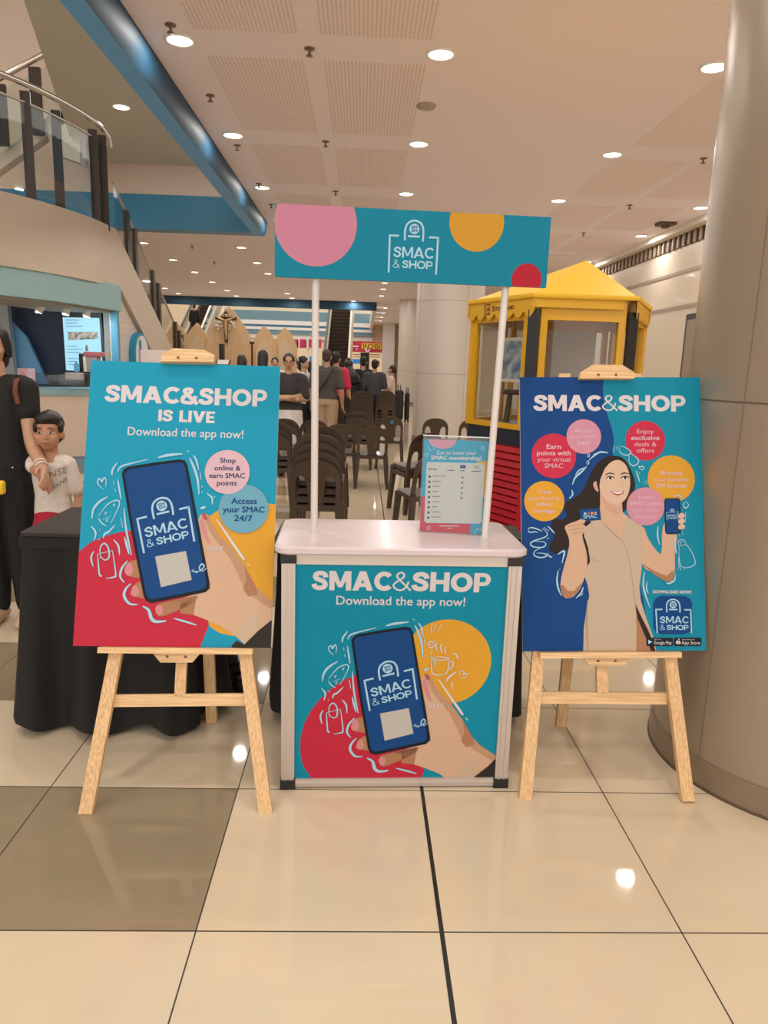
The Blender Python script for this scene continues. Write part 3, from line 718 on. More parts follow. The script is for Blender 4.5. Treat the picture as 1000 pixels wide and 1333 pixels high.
# woman
hp = 'woman_picture'
P.fill(hp, [(462, 443), (430, 450), (398, 470), (372, 505), (352, 545), (330, 590), (300, 622), (256, 646), (246, 670), (262, 700), (238, 722), (212, 716), (190, 738), (196, 770), (205, 800), (182, 838), (202, 868), (250, 856), (290, 820), (330, 800), (370, 770), (420, 700), (500, 690), (520, 668), (540, 628), (552, 598), (556, 566), (548, 530), (530, 490), (505, 455)], I_HAIR, 2, 3)
P.fill(hp, [(404, 600), (404, 660), (395, 700), (360, 730), (430, 760), (500, 815), (512, 740), (530, 712), (502, 690), (498, 640), (470, 630)], I_SKIN, 3)
P.fill(hp, [(404, 600), (440, 650), (480, 672), (500, 655), (498, 690), (470, 700), (430, 680)], I_BLUSH, 4)
P.fill(hp, [(396, 600), (382, 590), (374, 570), (380, 556), (398, 560)], I_BLUSH, 4, 3)
P.fill(hp, [(478, 462), (440, 480), (412, 515), (402, 560), (404, 600), (418, 625), (445, 646), (478, 656), (505, 642), (524, 615), (534, 570), (530, 522), (512, 480)], I_FACE, 5, 3)
P.fill(hp, [(478, 455), (450, 470), (424, 500), (404, 548), (398, 600), (388, 560), (396, 510), (425, 462), (468, 446)], I_HAIR, 6)
for x, y in ((448, 541), (512, 540)):
    P.fill(hp, [(x-18, y+2), (x-8, y-5), (x+6, y-5), (x+17, y+1), (x+6, y+5), (x-8, y+6)], I_TOOTH, 6); P.disc(hp, (x, y), 6, I_HAIR, 7)
    P.line(hp, [(x-19, y+2), (x-6, y-6), (x+8, y-5), (x+18, y+1)], 4, I_HAIR, 7); P.line(hp, [(x-22, y-13), (x-4, y-21), (x+20, y-16)], 5, I_HAIR, 7, True)
P.line(hp, [(492, 545), (497, 562), (500, 574), (490, 580), (478, 578)], 3, I_BLUSH, 6, True)
P.fill(hp, [(446, 596), (462, 598), (480, 599), (498, 598), (508, 595), (502, 610), (480, 618), (460, 611)], I_LIP, 6); P.fill(hp, [(452, 599), (480, 602), (503, 598), (497, 607), (480, 610), (462, 606)], I_TOOTH, 7)
P.fill('dress_picture', [(330, 762), (372, 728), (398, 716), (440, 752), (498, 812), (508, 760), (516, 712), (556, 722), (584, 742), (592, 770), (590, 880), (582, 950), (574, 1010), (580, 1070), (604, 1150), (634, 1230), (652, 1310), (330, 1310), (333, 1190), (345, 1110), (357, 1050), (348, 1000), (334, 960), (348, 925), (360, 890), (350, 840), (336, 800)], I_DRESS, 5)
P.fill('dress_picture', [(556, 1085), (582, 1140), (610, 1190), (636, 1260), (648, 1310), (560, 1310), (562, 1200)], I_SKIN2, 6); P.fill('dress_picture', [(556, 1085), (585, 1150), (618, 1215), (650, 1310), (632, 1310), (600, 1230), (566, 1150)], I_HAIR, 7)
P.line('dress_picture', [(498, 812), (520, 860), (540, 960), (556, 1085)], 3, I_DRESS2, 6); P.line('dress_picture', [(420, 740), (470, 790), (498, 812)], 5, I_DRESS2, 6); P.line('dress_picture', [(360, 890), (390, 900), (420, 905)], 3, I_DRESS2, 6, True); P.line('dress_picture', [(350, 1070), (345, 1180), (350, 1290)], 8, I_DRESS2, 6, True)
P.fill(hp, [(338, 800), (352, 845), (360, 905), (346, 924), (345, 870), (330, 810)], I_HAIR, 6)
P.fill(hp, [(250, 758), (262, 742), (300, 728), (338, 712), (344, 724), (330, 742), (342, 752), (326, 790), (338, 836), (347, 880), (346, 930), (330, 990), (305, 1040), (268, 1062), (244, 1052), (231, 1008), (240, 950), (260, 880), (270, 830), (266, 795)], I_SKIN, 7, 2)
P.fill(hp, [(231, 1008), (240, 1050), (268, 1062), (305, 1040), (330, 990), (318, 1000), (290, 1030), (262, 1030), (244, 1005)], I_SKIN2, 8)
for a, b in (((262, 752), (336, 738)), ((272, 768), (332, 758)), ((282, 782), (326, 776))): P.line(hp, [a, b], 2.5, I_SKIN2, 8)
P.fill('card_picture', [(312, 678), (402, 671), (408, 722), (346, 728), (318, 716)], I_NAVY, 8); P.text('card_picture', 'SMAC', (331, 717), (390, 713), 15, I_LBLUE, 9, .01)
for i, c in enumerate((I_LBLUE, I_LIP, I_YEL, I_PINK)): P.disc('card_picture', (338+15*i, 695-i), 5.5, c, 9)
# badges
def badge(P, k, c, r, m, lines, tm, bolds, lay=6, cap=17):
    P.disc(f'round_badge#{k}', c, r, m, lay)
    n = len(lines)
    for i, (s_, hw) in enumerate(lines):
        y = c[1]+cap*.55+(i-(n-1)/2)*27.5
        P.text(f'round_badge#{k}', s_, (c[0]-hw, y), (c[0]+hw, y+.5), cap, tm, lay+1, .020 if i in bolds else .004)
badge(P, 1, (203, 445), 97, ink('rose_red', (206, 46, 72)), (('Earn', 31), ('points with', 73), ('your virtual', 71), ('SMAC', 40)), I_PALE, (0, 1), 3, 19)
badge(P, 2, (333, 361), 75, I_PINK, (('Access', 38), ('your SMAC', 60), ('24/7', 28)), I_PALE, (0, 2), 4, 16)
badge(P, 3, (162, 641), 87, I_YEL, (('Track', 31), ('your Road to', 70), ('SMAC', 36), ('Prestige', 48)), I_PALE, (0, 2, 3), 3, 16)
badge(P, 4, (600, 379), 86, ink('rose_red', (206, 46, 72)), (('Enjoy', 37), ('exclusive', 61), ('deals &', 48), ('offers', 38)), I_PALE, (1,), 3, 19)
badge(P, 5, (713, 545), 102, I_YEL, (('Browse', 48), ('your favorite', 75), ('SM brands', 66)), I_PALE, (0, 2), 3, 17)
badge(P, 6, (600, 664), 82, I_PINK, (('Earn', 28), ('SMAC points', 68), ('from online', 58), ('shopping', 46)), I_PALE, (0, 1), 8, 15)
# arm with the phone
P.fill(hp, [(588, 752), (606, 790), (630, 832), (668, 872), (671, 800), (676, 750), (688, 735), (700, 785), (738, 786), (728, 850), (728, 930), (722, 975), (706, 990), (668, 978), (620, 945), (586, 912)], I_SKIN, 6, 2)
P.fill(hp, [(586, 912), (640, 945), (690, 965), (722, 940), (724, 975), (706, 990), (668, 978), (620, 945)], I_SKIN2, 9)
P.fill('phone_picture', [(682, 636), (688, 629), (744, 629), (750, 637), (754, 772), (748, 781), (692, 784), (685, 776)], I_BLACK, 11); P.fill('phone_picture', [(686, 638), (690, 633), (742, 633), (746, 640), (750, 770), (745, 777), (694, 780), (689, 773)], ink('royal_blue', (10, 66, 126)), 12)
logo(P, 'phone_picture', (690, 690), (740, 688), (692, 724), I_LBLUE, 13)
for y in (700, 724, 748): P.fill(hp, [(742, y), (756, y-8), (768, y-2), (766, y+12), (750, y+16), (742, y+12)], I_FACE, 14, 3)
# app icon and store badges
ri = lambda x0, y0, x1, y1, r: [(x1-r, y0), (x1-r*.3, y0+r*.3), (x1, y0+r), (x1, y1-r), (x1-r*.3, y1-r*.3), (x1-r, y1), (x0+r, y1), (x0+r*.3, y1-r*.3), (x0, y1-r), (x0, y0+r), (x0+r*.3, y0+r*.3), (x0+r, y0)]
P.text('app_icon', 'DOWNLOAD NOW!', (633, 1040), (798, 1042), 13, I_WHITE, 8, .03)
P.fill('app_icon', ri(634, 1052, 802, 1218, 34), ink('royal_blue', (10, 66, 126)), 8); logo(P, 'app_icon', (645, 1110), (796, 1112), (651, 1212), I_LBLUE, 9)
for k, (x0, x1, a, b) in enumerate(((604, 719, 'GET IT ON', 'Google Play'), (724, 842, 'Download on the', 'App Store'))):
    P.fill(f'store_badge#{k}', ri(x0, 1233, x1, 1269, 5), I_BLACK, 9); P.text(f'store_badge#{k}', b, (x0+32, 1261), (x1-6, 1262), 14, I_WHITE, 10, .008); P.text(f'store_badge#{k}', a, (x0+34, 1243), (x0+(62 if k == 0 else 88), 1243), 5, I_WHITE, 10)
P.fill('store_badge#0', [(612, 1241), (629, 1251), (612, 1261)], I_LBLUE, 10)
P.disc('store_badge#1', (739, 1253), 8, I_WHITE, 10); P.disc('store_badge#1', (746, 1253), 7.5, I_WHITE, 10); P.line('store_badge#1', [(742, 1243), (746, 1237)], 4, I_WHITE, 10); P.disc('store_badge#1', (753, 1250), 4, I_BLACK, 11)
for pts, wd in [([(283, 570), (295, 540), (325, 512), (345, 490)], 8), ([(296, 528), (312, 508), (336, 496)], 6), ([(355, 462), (400, 430), (438, 432)], 8), ([(372, 440), (405, 424)], 5), ([(346, 442), (352, 436), (358, 442), (352, 450), (346, 442)], 4), ([(343, 474), (350, 466), (355, 474), (349, 482), (343, 474)], 4), ([(270, 630), (284, 612), (280, 592)], 7), ([(268, 626), (280, 622)], 5), ([(460, 428), (466, 406)], 6), ([(474, 404), (476, 418)], 5),
               ([(484, 402), (490, 430), (512, 442), (530, 438), (535, 425), (510, 408), (490, 402)], 5), ([(530, 440), (528, 470), (545, 488), (566, 478), (568, 460), (550, 445), (535, 432)], 5), ([(568, 492), (580, 506), (592, 500), (588, 490), (578, 494), (570, 490), (574, 500)], 5), ([(558, 508), (566, 530), (575, 560)], 6), ([(570, 512), (576, 528)], 4), ([(588, 560), (592, 570)], 4), ([(600, 550), (602, 568)], 4), ([(610, 552), (606, 568)], 4),
               ([(90, 762), (105, 756), (130, 762), (152, 772)], 6), ([(90, 764), (98, 776), (120, 774), (135, 778)], 5), ([(152, 760), (172, 776), (168, 795), (120, 812), (102, 824), (112, 838), (150, 842), (168, 830), (158, 818), (118, 815)], 6), ([(150, 842), (120, 858), (118, 876), (145, 886), (172, 878), (160, 868), (128, 866)], 6), ([(176, 750), (192, 765), (206, 782)], 6), ([(160, 755), (182, 770)], 5), ([(172, 806), (182, 800)], 6), ([(172, 866), (186, 882), (196, 882)], 6), ([(220, 872), (248, 858), (238, 910)], 8), ([(222, 940), (216, 980), (222, 1020), (236, 1052)], 8), ([(228, 932), (229, 936)], 6), ([(298, 1062), (320, 1040), (330, 1014)], 7), ([(318, 1054), (330, 1040)], 6),
               ([(654, 750), (652, 790), (660, 830)], 7), ([(774, 690), (772, 735)], 6), ([(774, 642), (764, 658), (774, 672), (786, 658), (774, 642)], 5), ([(720, 620), (748, 618), (758, 634)], 6), ([(772, 745), (768, 765)], 5), ([(756, 768), (764, 790)], 4), ([(744, 780), (748, 796)], 4), ([(728, 800), (730, 850), (736, 870)], 7), ([(730, 960), (724, 985), (700, 998), (690, 994)], 8),
               ([(746, 838), (744, 920), (752, 922)], 4), ([(744, 838), (782, 835), (815, 912), (755, 924), (744, 838)], 4), ([(744, 836), (742, 816), (758, 808), (772, 818), (776, 834)], 4), ([(752, 834), (750, 822), (764, 816)], 3), ([(744, 930), (738, 938)], 5), ([(752, 930), (752, 942)], 5), ([(764, 928), (770, 938)], 5),
               ([(596, 945), (590, 1000), (600, 1050), (620, 1104)], 8), ([(606, 990), (604, 1020), (612, 1042)], 6)]: P.line('doodle_print', pts, wd, I_LBLUE, 10, True)
P.build(tR)

# ================================================================ EASELS
def wood(name, rgb, dark, stretch):
    return mat(name, rgb, .5, noise=.25, scale=6, stretch=stretch, dark=dark)
PINE_V = wood('pine_upright', (226, 182, 130), (206, 158, 106), (34, 34, 1.0))
PINE_H = wood('pine_rail', (228, 186, 134), (208, 162, 110), (1.0, 34, 34))
SCREW = mat('screw_head', (112, 78, 46), .4, .4)
def easel(label, o, ex, ey, legs, rear, bar, ledge, block, mast_x, clamp, mast_top, group):
    n = ex.cross(ey).normalized(); fo = o-n*.0072                       # front plane of the uprights
    t = thing('display_easel', label, 'easel', (o.x, o.y+.15, 0), group)
    L = lambda u, v, p=None: (lambda q: (q.dot(ex), q.dot(ey)))(on_plane(u, v, p or fo, n)-(p or fo))
    A = lambda a, b, d=0.0, p=None: (p or fo)+ex*a+ey*b+n*d
    def slab(poly, d0, d1, m, p=None):
        mb = MB(); mb.prism([A(a, b, d0, p) for a, b in poly], n*(d1-d0), m); return mb
    bf = -fo.z/ey.z
    am = 0
    for (f, g) in legs:
        a0, b0 = L(*f); a1, b1 = L(*g); sl = (a1-a0)/(b1-b0); W = .0205
        top = (1.36-fo.z)/ey.z
        x = lambda b: a0+sl*(b-b0)
        slab([(x(bf)-W, bf), (x(bf)+W, bf), (x(top)+W*.9, top), (x(top)-W*.9, top)], 0, -.022, PINE_V).build('leg', t); am += x(top)/2
    a0, b0 = L(*bar[0]); a1, b1 = L(*bar[1]); hb = abs(L(bar[0][0], bar[0][1]-bar[2])[1]-b0)
    slab([(a0, b0), (a1, b1), (a1, b1+hb), (a0, b0+hb)], -.022, -.042, PINE_H).build('crossbar', t)
    (u0, v0), (u1, v1) = ledge; a0, b0 = L(u0, v0, o); a1, b1 = L(u1, v1, o)
    bl = -.001
    slab([(a0, bl-.018), (a1, bl-.018), (a1, bl), (a0, bl)], -.03, .028, PINE_H, o).build('ledge', t)
    q = [L(*p) for p in block]; bt = slab(q, .012, -.004, PINE_H).build('ledge_block', t)
    cx, cy = (q[0][0]+q[1][0])/2, (q[0][1]+q[2][1])/2
    mb = MB(); 
    for s_ in (-1, 1): mb.prism([A(cx+s_*.028+.0045*math.cos(k*PI/5), cy+.0045*math.sin(k*PI/5), .0135) for k in range(10)], -n*.003, SCREW)
    mb.build('screw', bt)
    xa = L(*mast_x[0])[0]; xb = L(*mast_x[1])[0]; b_lo = L(mast_x[0][0], bar[0][1]-bar[2]*.9)[1]; b_hi = L(*mast_top)[1]
    slab([(xa, b_lo), (xb, b_lo), (xb, b_hi), (xa, b_hi)], -.022, -.040, PINE_V).build('mast', t)
    q = [L(*p, o) for p in clamp]; ct = slab(q, .028, .0015, PINE_H, o).build('top_clamp', t)
    cx, cy = (q[0][0]+q[1][0])/2, (q[0][1]*.45+q[2][1]*.55); mb = MB()
    for s_ in (-1, 1): mb.prism([A(cx+s_*.029+.0045*math.cos(k*PI/5), cy+.0045*math.sin(k*PI/5), .0295, o) for k in range(10)], -n*.003, SCREW)
    mb.build('screw', ct)
    mb = MB(); cx = (q[0][0]+q[1][0])/2                                     # arm carrying the clamp back to the mast
    mb.prism([A(cx-.018, max(q[2][1], q[3][1])-.012, .001, o), A(cx+.018, max(q[2][1], q[3][1])-.012, .001, o), A(cx+.018, max(q[2][1], q[3][1])-.002, .001, o), A(cx-.018, max(q[2][1], q[3][1])-.002, .001, o)], -n*.045, PINE_H); mb.build('clamp_arm', t)
    g = on_z(*rear); tp = A((xa+xb)/2, (1.33-fo.z)/ey.z, -.055); d = (g-tp).normalized(); w = ex*.02; th = d.cross(w).normalized()*.011
    mb = MB(); mb.quadbar(g+Vector((0, 0, .002)), tp, w, th, PINE_V); mb.build('leg', t)
    return t
easel('pine display easel holding the poster with the amber corner, beside the black draped table', oL, exL, eyL, [((111, 1057), (150, 850)), ((345, 1054), (319, 850))], (276, 940),
      ((130, 922), (329, 920), 16), ((131, 843), (330, 845)), [(210, 862), (251, 862), (264, 847), (197, 846)], ((226, 880), (240, 880)), [(212, 474), (280, 475), (281, 466), (268, 459), (229, 457), (213, 464)], (247, 452), 'pine easels')
easel('pine display easel under the poster of the long-haired woman, beside the clad pillar', oR, exR, eyR, [((684, 1045), (702, 850)), ((897, 1045), (873, 851))], (730, 945),
      ((704, 918), (872, 919), 15), ((701, 849), (883, 851)), [(766, 866), (811, 866), (823, 853), (755, 852)], ((780, 885), (795, 885)), [(752, 495), (822, 495), (822, 487), (807, 478), (769, 477), (753, 487)], (782, 473), 'pine easels')

# ================================================================ PROMOTION COUNTER
ALU = mat('satin_aluminium', (206, 190, 176), .32, .55); BLK = mat('black_plastic_cap', (30, 28, 26), .4); TOPM = mat('counter_top_laminate', (214, 192, 188), .3, coat=.1); PANW = mat('counter_side_panel', (206, 196, 188), .5)
yaw = .0313; cw, ch, cdp = .746, .795, .36
exC, eyC = panel_axes(yaw, 0); nC = exC.cross(eyC); oC = Vector((.138, 2.128, 0))
C = lambda a, d, z: oC+exC*a-nC*d+Vector((0, 0, z))
t = thing('promotion_counter', 'white topped promotion counter with teal front panel showing a phone in a hand', 'counter', tuple(C(0, .2, 0)))
def cbox(mb, a0, a1, d0, d1, z0, z1, m):
    mb.prism([C(a0, d0, z0), C(a1, d0, z0), C(a1, d1, z0), C(a0, d1, z0)], (0, 0, z1-z0), m)
for a in (-cw/2, cw/2):
    for d in (0, cdp):
        s_ = 1 if a < 0 else -1; f = 1 if d == 0 else -1; mb = MB()
        cbox(mb, min(a, a+s_*.042), max(a, a+s_*.042), min(d, d+f*.042), max(d, d+f*.042), .03, ch-.005, ALU)
        for q in (.012, .028):                                                  # profile ribs
            cbox(mb, min(a+s_*q, a+s_*(q+.004)), max(a+s_*q, a+s_*(q+.004)), d-.004*f if f > 0 else d, d if f > 0 else d+.004, .03, ch-.005, ALU)
        p = mb.build('corner_post', t)
        for z0, z1 in ((0.0, .032), (ch-.032, ch)):
            mb = MB(); cbox(mb, min(a-s_*.003, a+s_*.046), max(a-s_*.003, a+s_*.046), min(d-f*.005, d+f*.046), max(d-f*.005, d+f*.046), z0, z1, BLK); mb.build('corner_cap', p)
mb = MB(); cbox(mb, -cw/2+.046, cw/2-.046, .002, .03, .006, .034, ALU); cbox(mb, -cw/2+.046, cw/2-.046, -.001, .002, .018, .022, ALU); mb.build('bottom_rail', t)
mb = MB(); cbox(mb, -cw/2+.046, cw/2-.046, .002, .03, ch-.036, ch-.003, ALU); mb.build('top_rail', t)
for a in (-cw/2+.012, cw/2-.016):
    mb = MB(); cbox(mb, a, a+.004, .046, cdp-.046, .03, ch-.01, PANW); mb.build('side_panel', t)
mb = MB(); cbox(mb, -cw/2+.042, cw/2-.042, .012, .018, .034, ch-.036, PANW); mb.build('backing_panel', t)
def rrect(x0, y0, x1, y1, r, n=6):
    out = []
    for cx, cy, a0 in ((x1-r, y0+r, -90), (x1-r, y1-r, 0), (x0+r, y1-r, 90), (x0+r, y0+r, 180)):
        for k in range(n+1): a = math.radians(a0+90*k/n); out.append((cx+r*math.cos(a), cy+r*math.sin(a)))
    return out
mb = MB(); prof = [(0, ch), (-.004, ch+.0), (0, ch+.004), (0, ch+.021), (-.004, ch+.025)]
rings = []
for ins, z in ((.006, ch), (0, ch+.006), (0, ch+.020), (.006, ch+.026)):
    rings.append([C(a, d, z) for a, d in rrect(-cw/2-.022+ins, -.028+ins, cw/2+.014-ins, cdp+.03-ins, .045)])
mb.loft(rings, TOPM, True, False); mb.build('worktop', t)
TOPZ = ch+.026
C7 = crop(340, 660, 2.778)
f7 = affine(((228, 548), (497, 512), (592, 1062)), ((330, 462), (545, 430), (607, 845)))
P = Print(C(0, .010, .034), exC, eyC, cw-.084, ch-.070, C7)
P.local('front_graphic', [(-.4, 0), (.4, 0), (.4, .8), (-.4, .8)], I_TEAL2, 0)
P.fill('front_graphic', [(350, 604), (300, 625), (255, 655), (215, 692), (180, 735), (155, 785), (142, 840), (142, 890), (152, 935), (178, 975), (205, 1010), (570, 1010), (590, 950), (560, 880), (480, 760), (420, 650)], I_RED, 1)
P.disc('front_graphic', (671, 561), 161, I_YEL, 1)
P.heavy('headline', 'SMAC', (185, 300), (470, 303), 70, I_WHITE, 2); P.heavy('headline', '*', (474, 303), (541, 304), 70, I_WHITE, 2); P.heavy('headline', 'SHOP', (545, 304), (829, 309), 70, I_WHITE, 2)
P.text('tagline', 'Download the app now!', (272, 352), (737, 358), 31, I_WHITE, 2, .008)
for pts, wd in [([(617, 420), (614, 452)], 6), ([(632, 418), (624, 452)], 6), ([(652, 424), (636, 452)], 6), ([(612, 496), (620, 490), (616, 484), (606, 490), (610, 506), (626, 500), (626, 482)], 5), ([(636, 488), (632, 505), (638, 520)], 5), ([(652, 492), (648, 508), (656, 526)], 5), ([(668, 502), (664, 516), (668, 530)], 5), ([(618, 512), (614, 530)], 5),
               ([(616, 545), (648, 552), (680, 546), (650, 540), (618, 544)], 4), ([(616, 546), (618, 596), (640, 606), (660, 602)], 5), ([(680, 548), (674, 590), (660, 604)], 5), ([(678, 562), (690, 556), (694, 568), (686, 582), (675, 584)], 5), ([(690, 526), (704, 532), (714, 552)], 5), ([(668, 630), (680, 612), (706, 594)], 8), ([(716, 606), (722, 590), (734, 594), (730, 604), (744, 600), (740, 612), (718, 616)], 4), ([(694, 626), (688, 640), (692, 658)], 5)]:
    P.line('doodles', pts, wd, I_WHITE, 12, True)
P.pre = f7
phone_art(P, None)
P.pre = None
P.build(t)

# sign board on two poles over the counter
PEARL = mat('white_pole_paint', (216, 202, 190), .3, coat=.3)
Ks = 2.28/2.115
oS = CAM+(Vector((.135, 2.115, 1.596))-CAM)*Ks; exS, eyS = panel_axes(.056, 0); wS, hS = .776*Ks, .192*Ks
t = thing('header_sign', 'long teal header sign with pink, amber and red spots raised on two white poles', 'sign', (oS.x, oS.y, TOPZ))
nS = exS.cross(eyS)
mb = MB(); mb.prism([oS+exS*a+eyS*b for a, b in rrect(-wS/2, 0, wS/2, hS, .004, 3)], -nS*.012, mat('sign_back', (0, 104, 126), .5)); mb.build('sign_board', t)
for (u, v), a in (((409, 692), None), ((631, 700), None)):
    p = on_z(u, v, TOPZ); tp = on_plane(411 if u < 500 else 658, 365 if u < 500 else 377, oS-nS*.026, nS); tp2 = tp+(tp-p)*.10
    MB().tube([p, tp2], .0115, PEARL, 16).build('pole', t)
    MB().tube([p, p+Vector((0, 0, .004))], .016, PEARL, 16).build('pole_foot', t)
C5 = crop(340, 250, 2.564)
P = Print(oS, exS, eyS, wS, hS, C5)
P.local('printed_face', [(-1, 0), (1, 0), (1, 1), (-1, 1)], I_SIGN, 0)
P.disc('printed_face', (182, 104), 138, I_SPINK, 1); P.disc('printed_face', (720, 102), 91, I_SYEL, 1); P.disc('printed_face', (886, 292), 50, I_SRED, 1)
P.crp = crop(500, 280, 12.5)
logo(P, 'logo', (95, 330), (880, 370), (75, 930), I_LBLUE, 2)
P.build(t)

# brochure holder on the counter
exB, eyB = panel_axes(-.138, .15); Kb = (2.30/2.245)
oB = CAM+(Vector((.299, 2.232, .843))-CAM)*1.0
# bring the stand down on to the worktop along the line of sight
kb = (TOPZ+.004-CAMZ)/(oB.z-CAMZ); oB = CAM+(oB-CAM)*kb; wB, hB = .21*kb, .297*kb; nB = exB.cross(eyB)
t = thing('leaflet_stand', 'clear acrylic stand holding a teal membership leaflet with a white table of benefits', 'leaflet stand', (oB.x, oB.y, TOPZ))
ACR = glass('acrylic', (.96, .98, .98), .08)
mb = MB(); mb.prism([oB+exB*a+eyB*b+nB*.003 for a, b in ((-wB/2-.004, 0), (wB/2+.004, 0), (wB/2+.004, hB+.010), (-wB/2-.004, hB+.010))], nB*.002, ACR)
mb.prism([oB+exB*a+eyB*b-nB*.003 for a, b in ((-wB/2-.004, 0), (wB/2+.004, 0), (wB/2+.004, hB+.010), (-wB/2-.004, hB+.010))], nB*.002, ACR); mb.build('acrylic_sleeve', t)
mb = MB(); mb.prism([oB+exB*a+Vector((0, 0, -.003))-Vector((nB.x, nB.y, 0)).normalized()*d for a, d in ((-wB/2-.004, -.01), (wB/2+.004, -.01), (wB/2+.004, .08), (-wB/2-.004, .08))], (0, 0, .003), ACR); mb.build('acrylic_foot', t)
mb = MB(); mb.prism([oB+exB*a+eyB*b+nB*.004 for a, b in ((-wB/2-.004, hB+.010), (wB/2+.004, hB+.010), (wB/2+.004, hB+.014), (-wB/2-.004, hB+.014))], -nB*.008, mat('acrylic_edge', (214, 204, 190), .2)); mb.build('sleeve_edge', t)
C8 = crop(540, 560, 9.09)
P = Print(oB, exB, eyB, wB, hB, C8); P.STEP = .0002; lf = 'leaflet'
P.local(lf, [(-1, 0), (1, 0), (1, 1), (-1, 1)], I_TEAL, 0)
P.disc(lf, (330, 110), 165, I_PINK, 1, 110)
P.fill(lf, [(60, 785), (130, 785), (130, 1090), (660, 1100), (655, 1240), (40, 1240)], I_RED, 1); P.fill(lf, [(745, 362), (900, 368), (850, 802), (800, 800)], I_YEL, 1)
P.fill(lf, [(160, 375), (805, 392), (826, 415), (796, 1085), (775, 1107), (135, 1096), (113, 1070), (140, 400)], I_LBLUE, 2); P.fill(lf, [(166, 383), (800, 400), (818, 420), (790, 1078), (770, 1098), (140, 1088), (120, 1066), (148, 405)], ink('panel_white', (204, 194, 180)), 3)
P.text(lf, 'Get to know your', (258, 285), (730, 292), 46, I_WHITE, 2); P.text(lf, 'SMAC membership!', (195, 346), (788, 356), 46, I_WHITE, 2, .02)
P.text(lf, 'Benefits', (165, 470), (262, 472), 22, I_DKTXT, 4, .02)
P.fill(lf, [(538, 412), (606, 413), (604, 452), (536, 451)], I_NAVY, 4); P.fill(lf, [(702, 420), (765, 421), (763, 458), (700, 457)], ink('card_beige', (176, 160, 144)), 4); P.line(lf, [(412, 433), (455, 434)], 6, I_PINK, 4)
for x, y, w in ((428, 476, 42), (566, 480, 26), (730, 486, 56)): P.line(lf, [(x-w, y), (x+w, y+1)], 9, I_DKTXT, 4); P.line(lf, [(x-w*.8, y+20), (x+w*.8, y+21)], 4, I_PLATE, 4)
for i in range(9):
    x, y = 178-2.2*i, 550+60.5*i
    P.disc(lf, (x, y), 14, I_BLACK, 4); ww = (80, 52, 48, 40, 46, 50, 36, 52, 60)[i]
    P.line(lf, [(x+36, y-8), (x+36+2*ww*.95, y-6)], 8, ink('row_text', (96, 88, 80)), 4); P.line(lf, [(x+36, y+9), (x+36+1.2*ww, y+10)], 4, I_PLATE, 4); P.line(lf, [(x+36, y+20), (x+36+1.1*ww, y+21)], 4, I_PLATE, 4)
    if i < 5: P.disc(lf, (565-3*i, 560+61*i), 13, I_BLACK if i != 3 else I_NAVY, 4); P.disc(lf, (565-3*i, 560+61*i), 6, ink('panel_white', (204, 194, 180)), 5)
    if i != 5: P.disc(lf, (724-2.8*i, 563+61*i), 14, I_PLATE, 4); P.disc(lf, (724-2.8*i, 563+61*i), 9, ink('panel_white', (204, 194, 180)), 5)
P.line(lf, [(290, 1132), (528, 1134)], 8, I_WHITE, 2); P.line(lf, [(390, 1158), (434, 1159)], 7, I_WHITE, 2)
for cx, cy in ((165, 1158), (806, 218), (142, 293)): P.line(lf, [(cx-22, cy), (cx, cy-26), (cx+22, cy), (cx, cy+26), (cx-22, cy)], 7, I_LBLUE, 2, n=1)
P.line(lf, [(155, 170), (182, 245), (235, 228), (205, 165)], 6, I_LBLUE, 2, n=1); P.line(lf, [(712, 1220), (745, 1160), (770, 1190), (800, 1140)], 7, I_LBLUE, 2)
P.build(t)

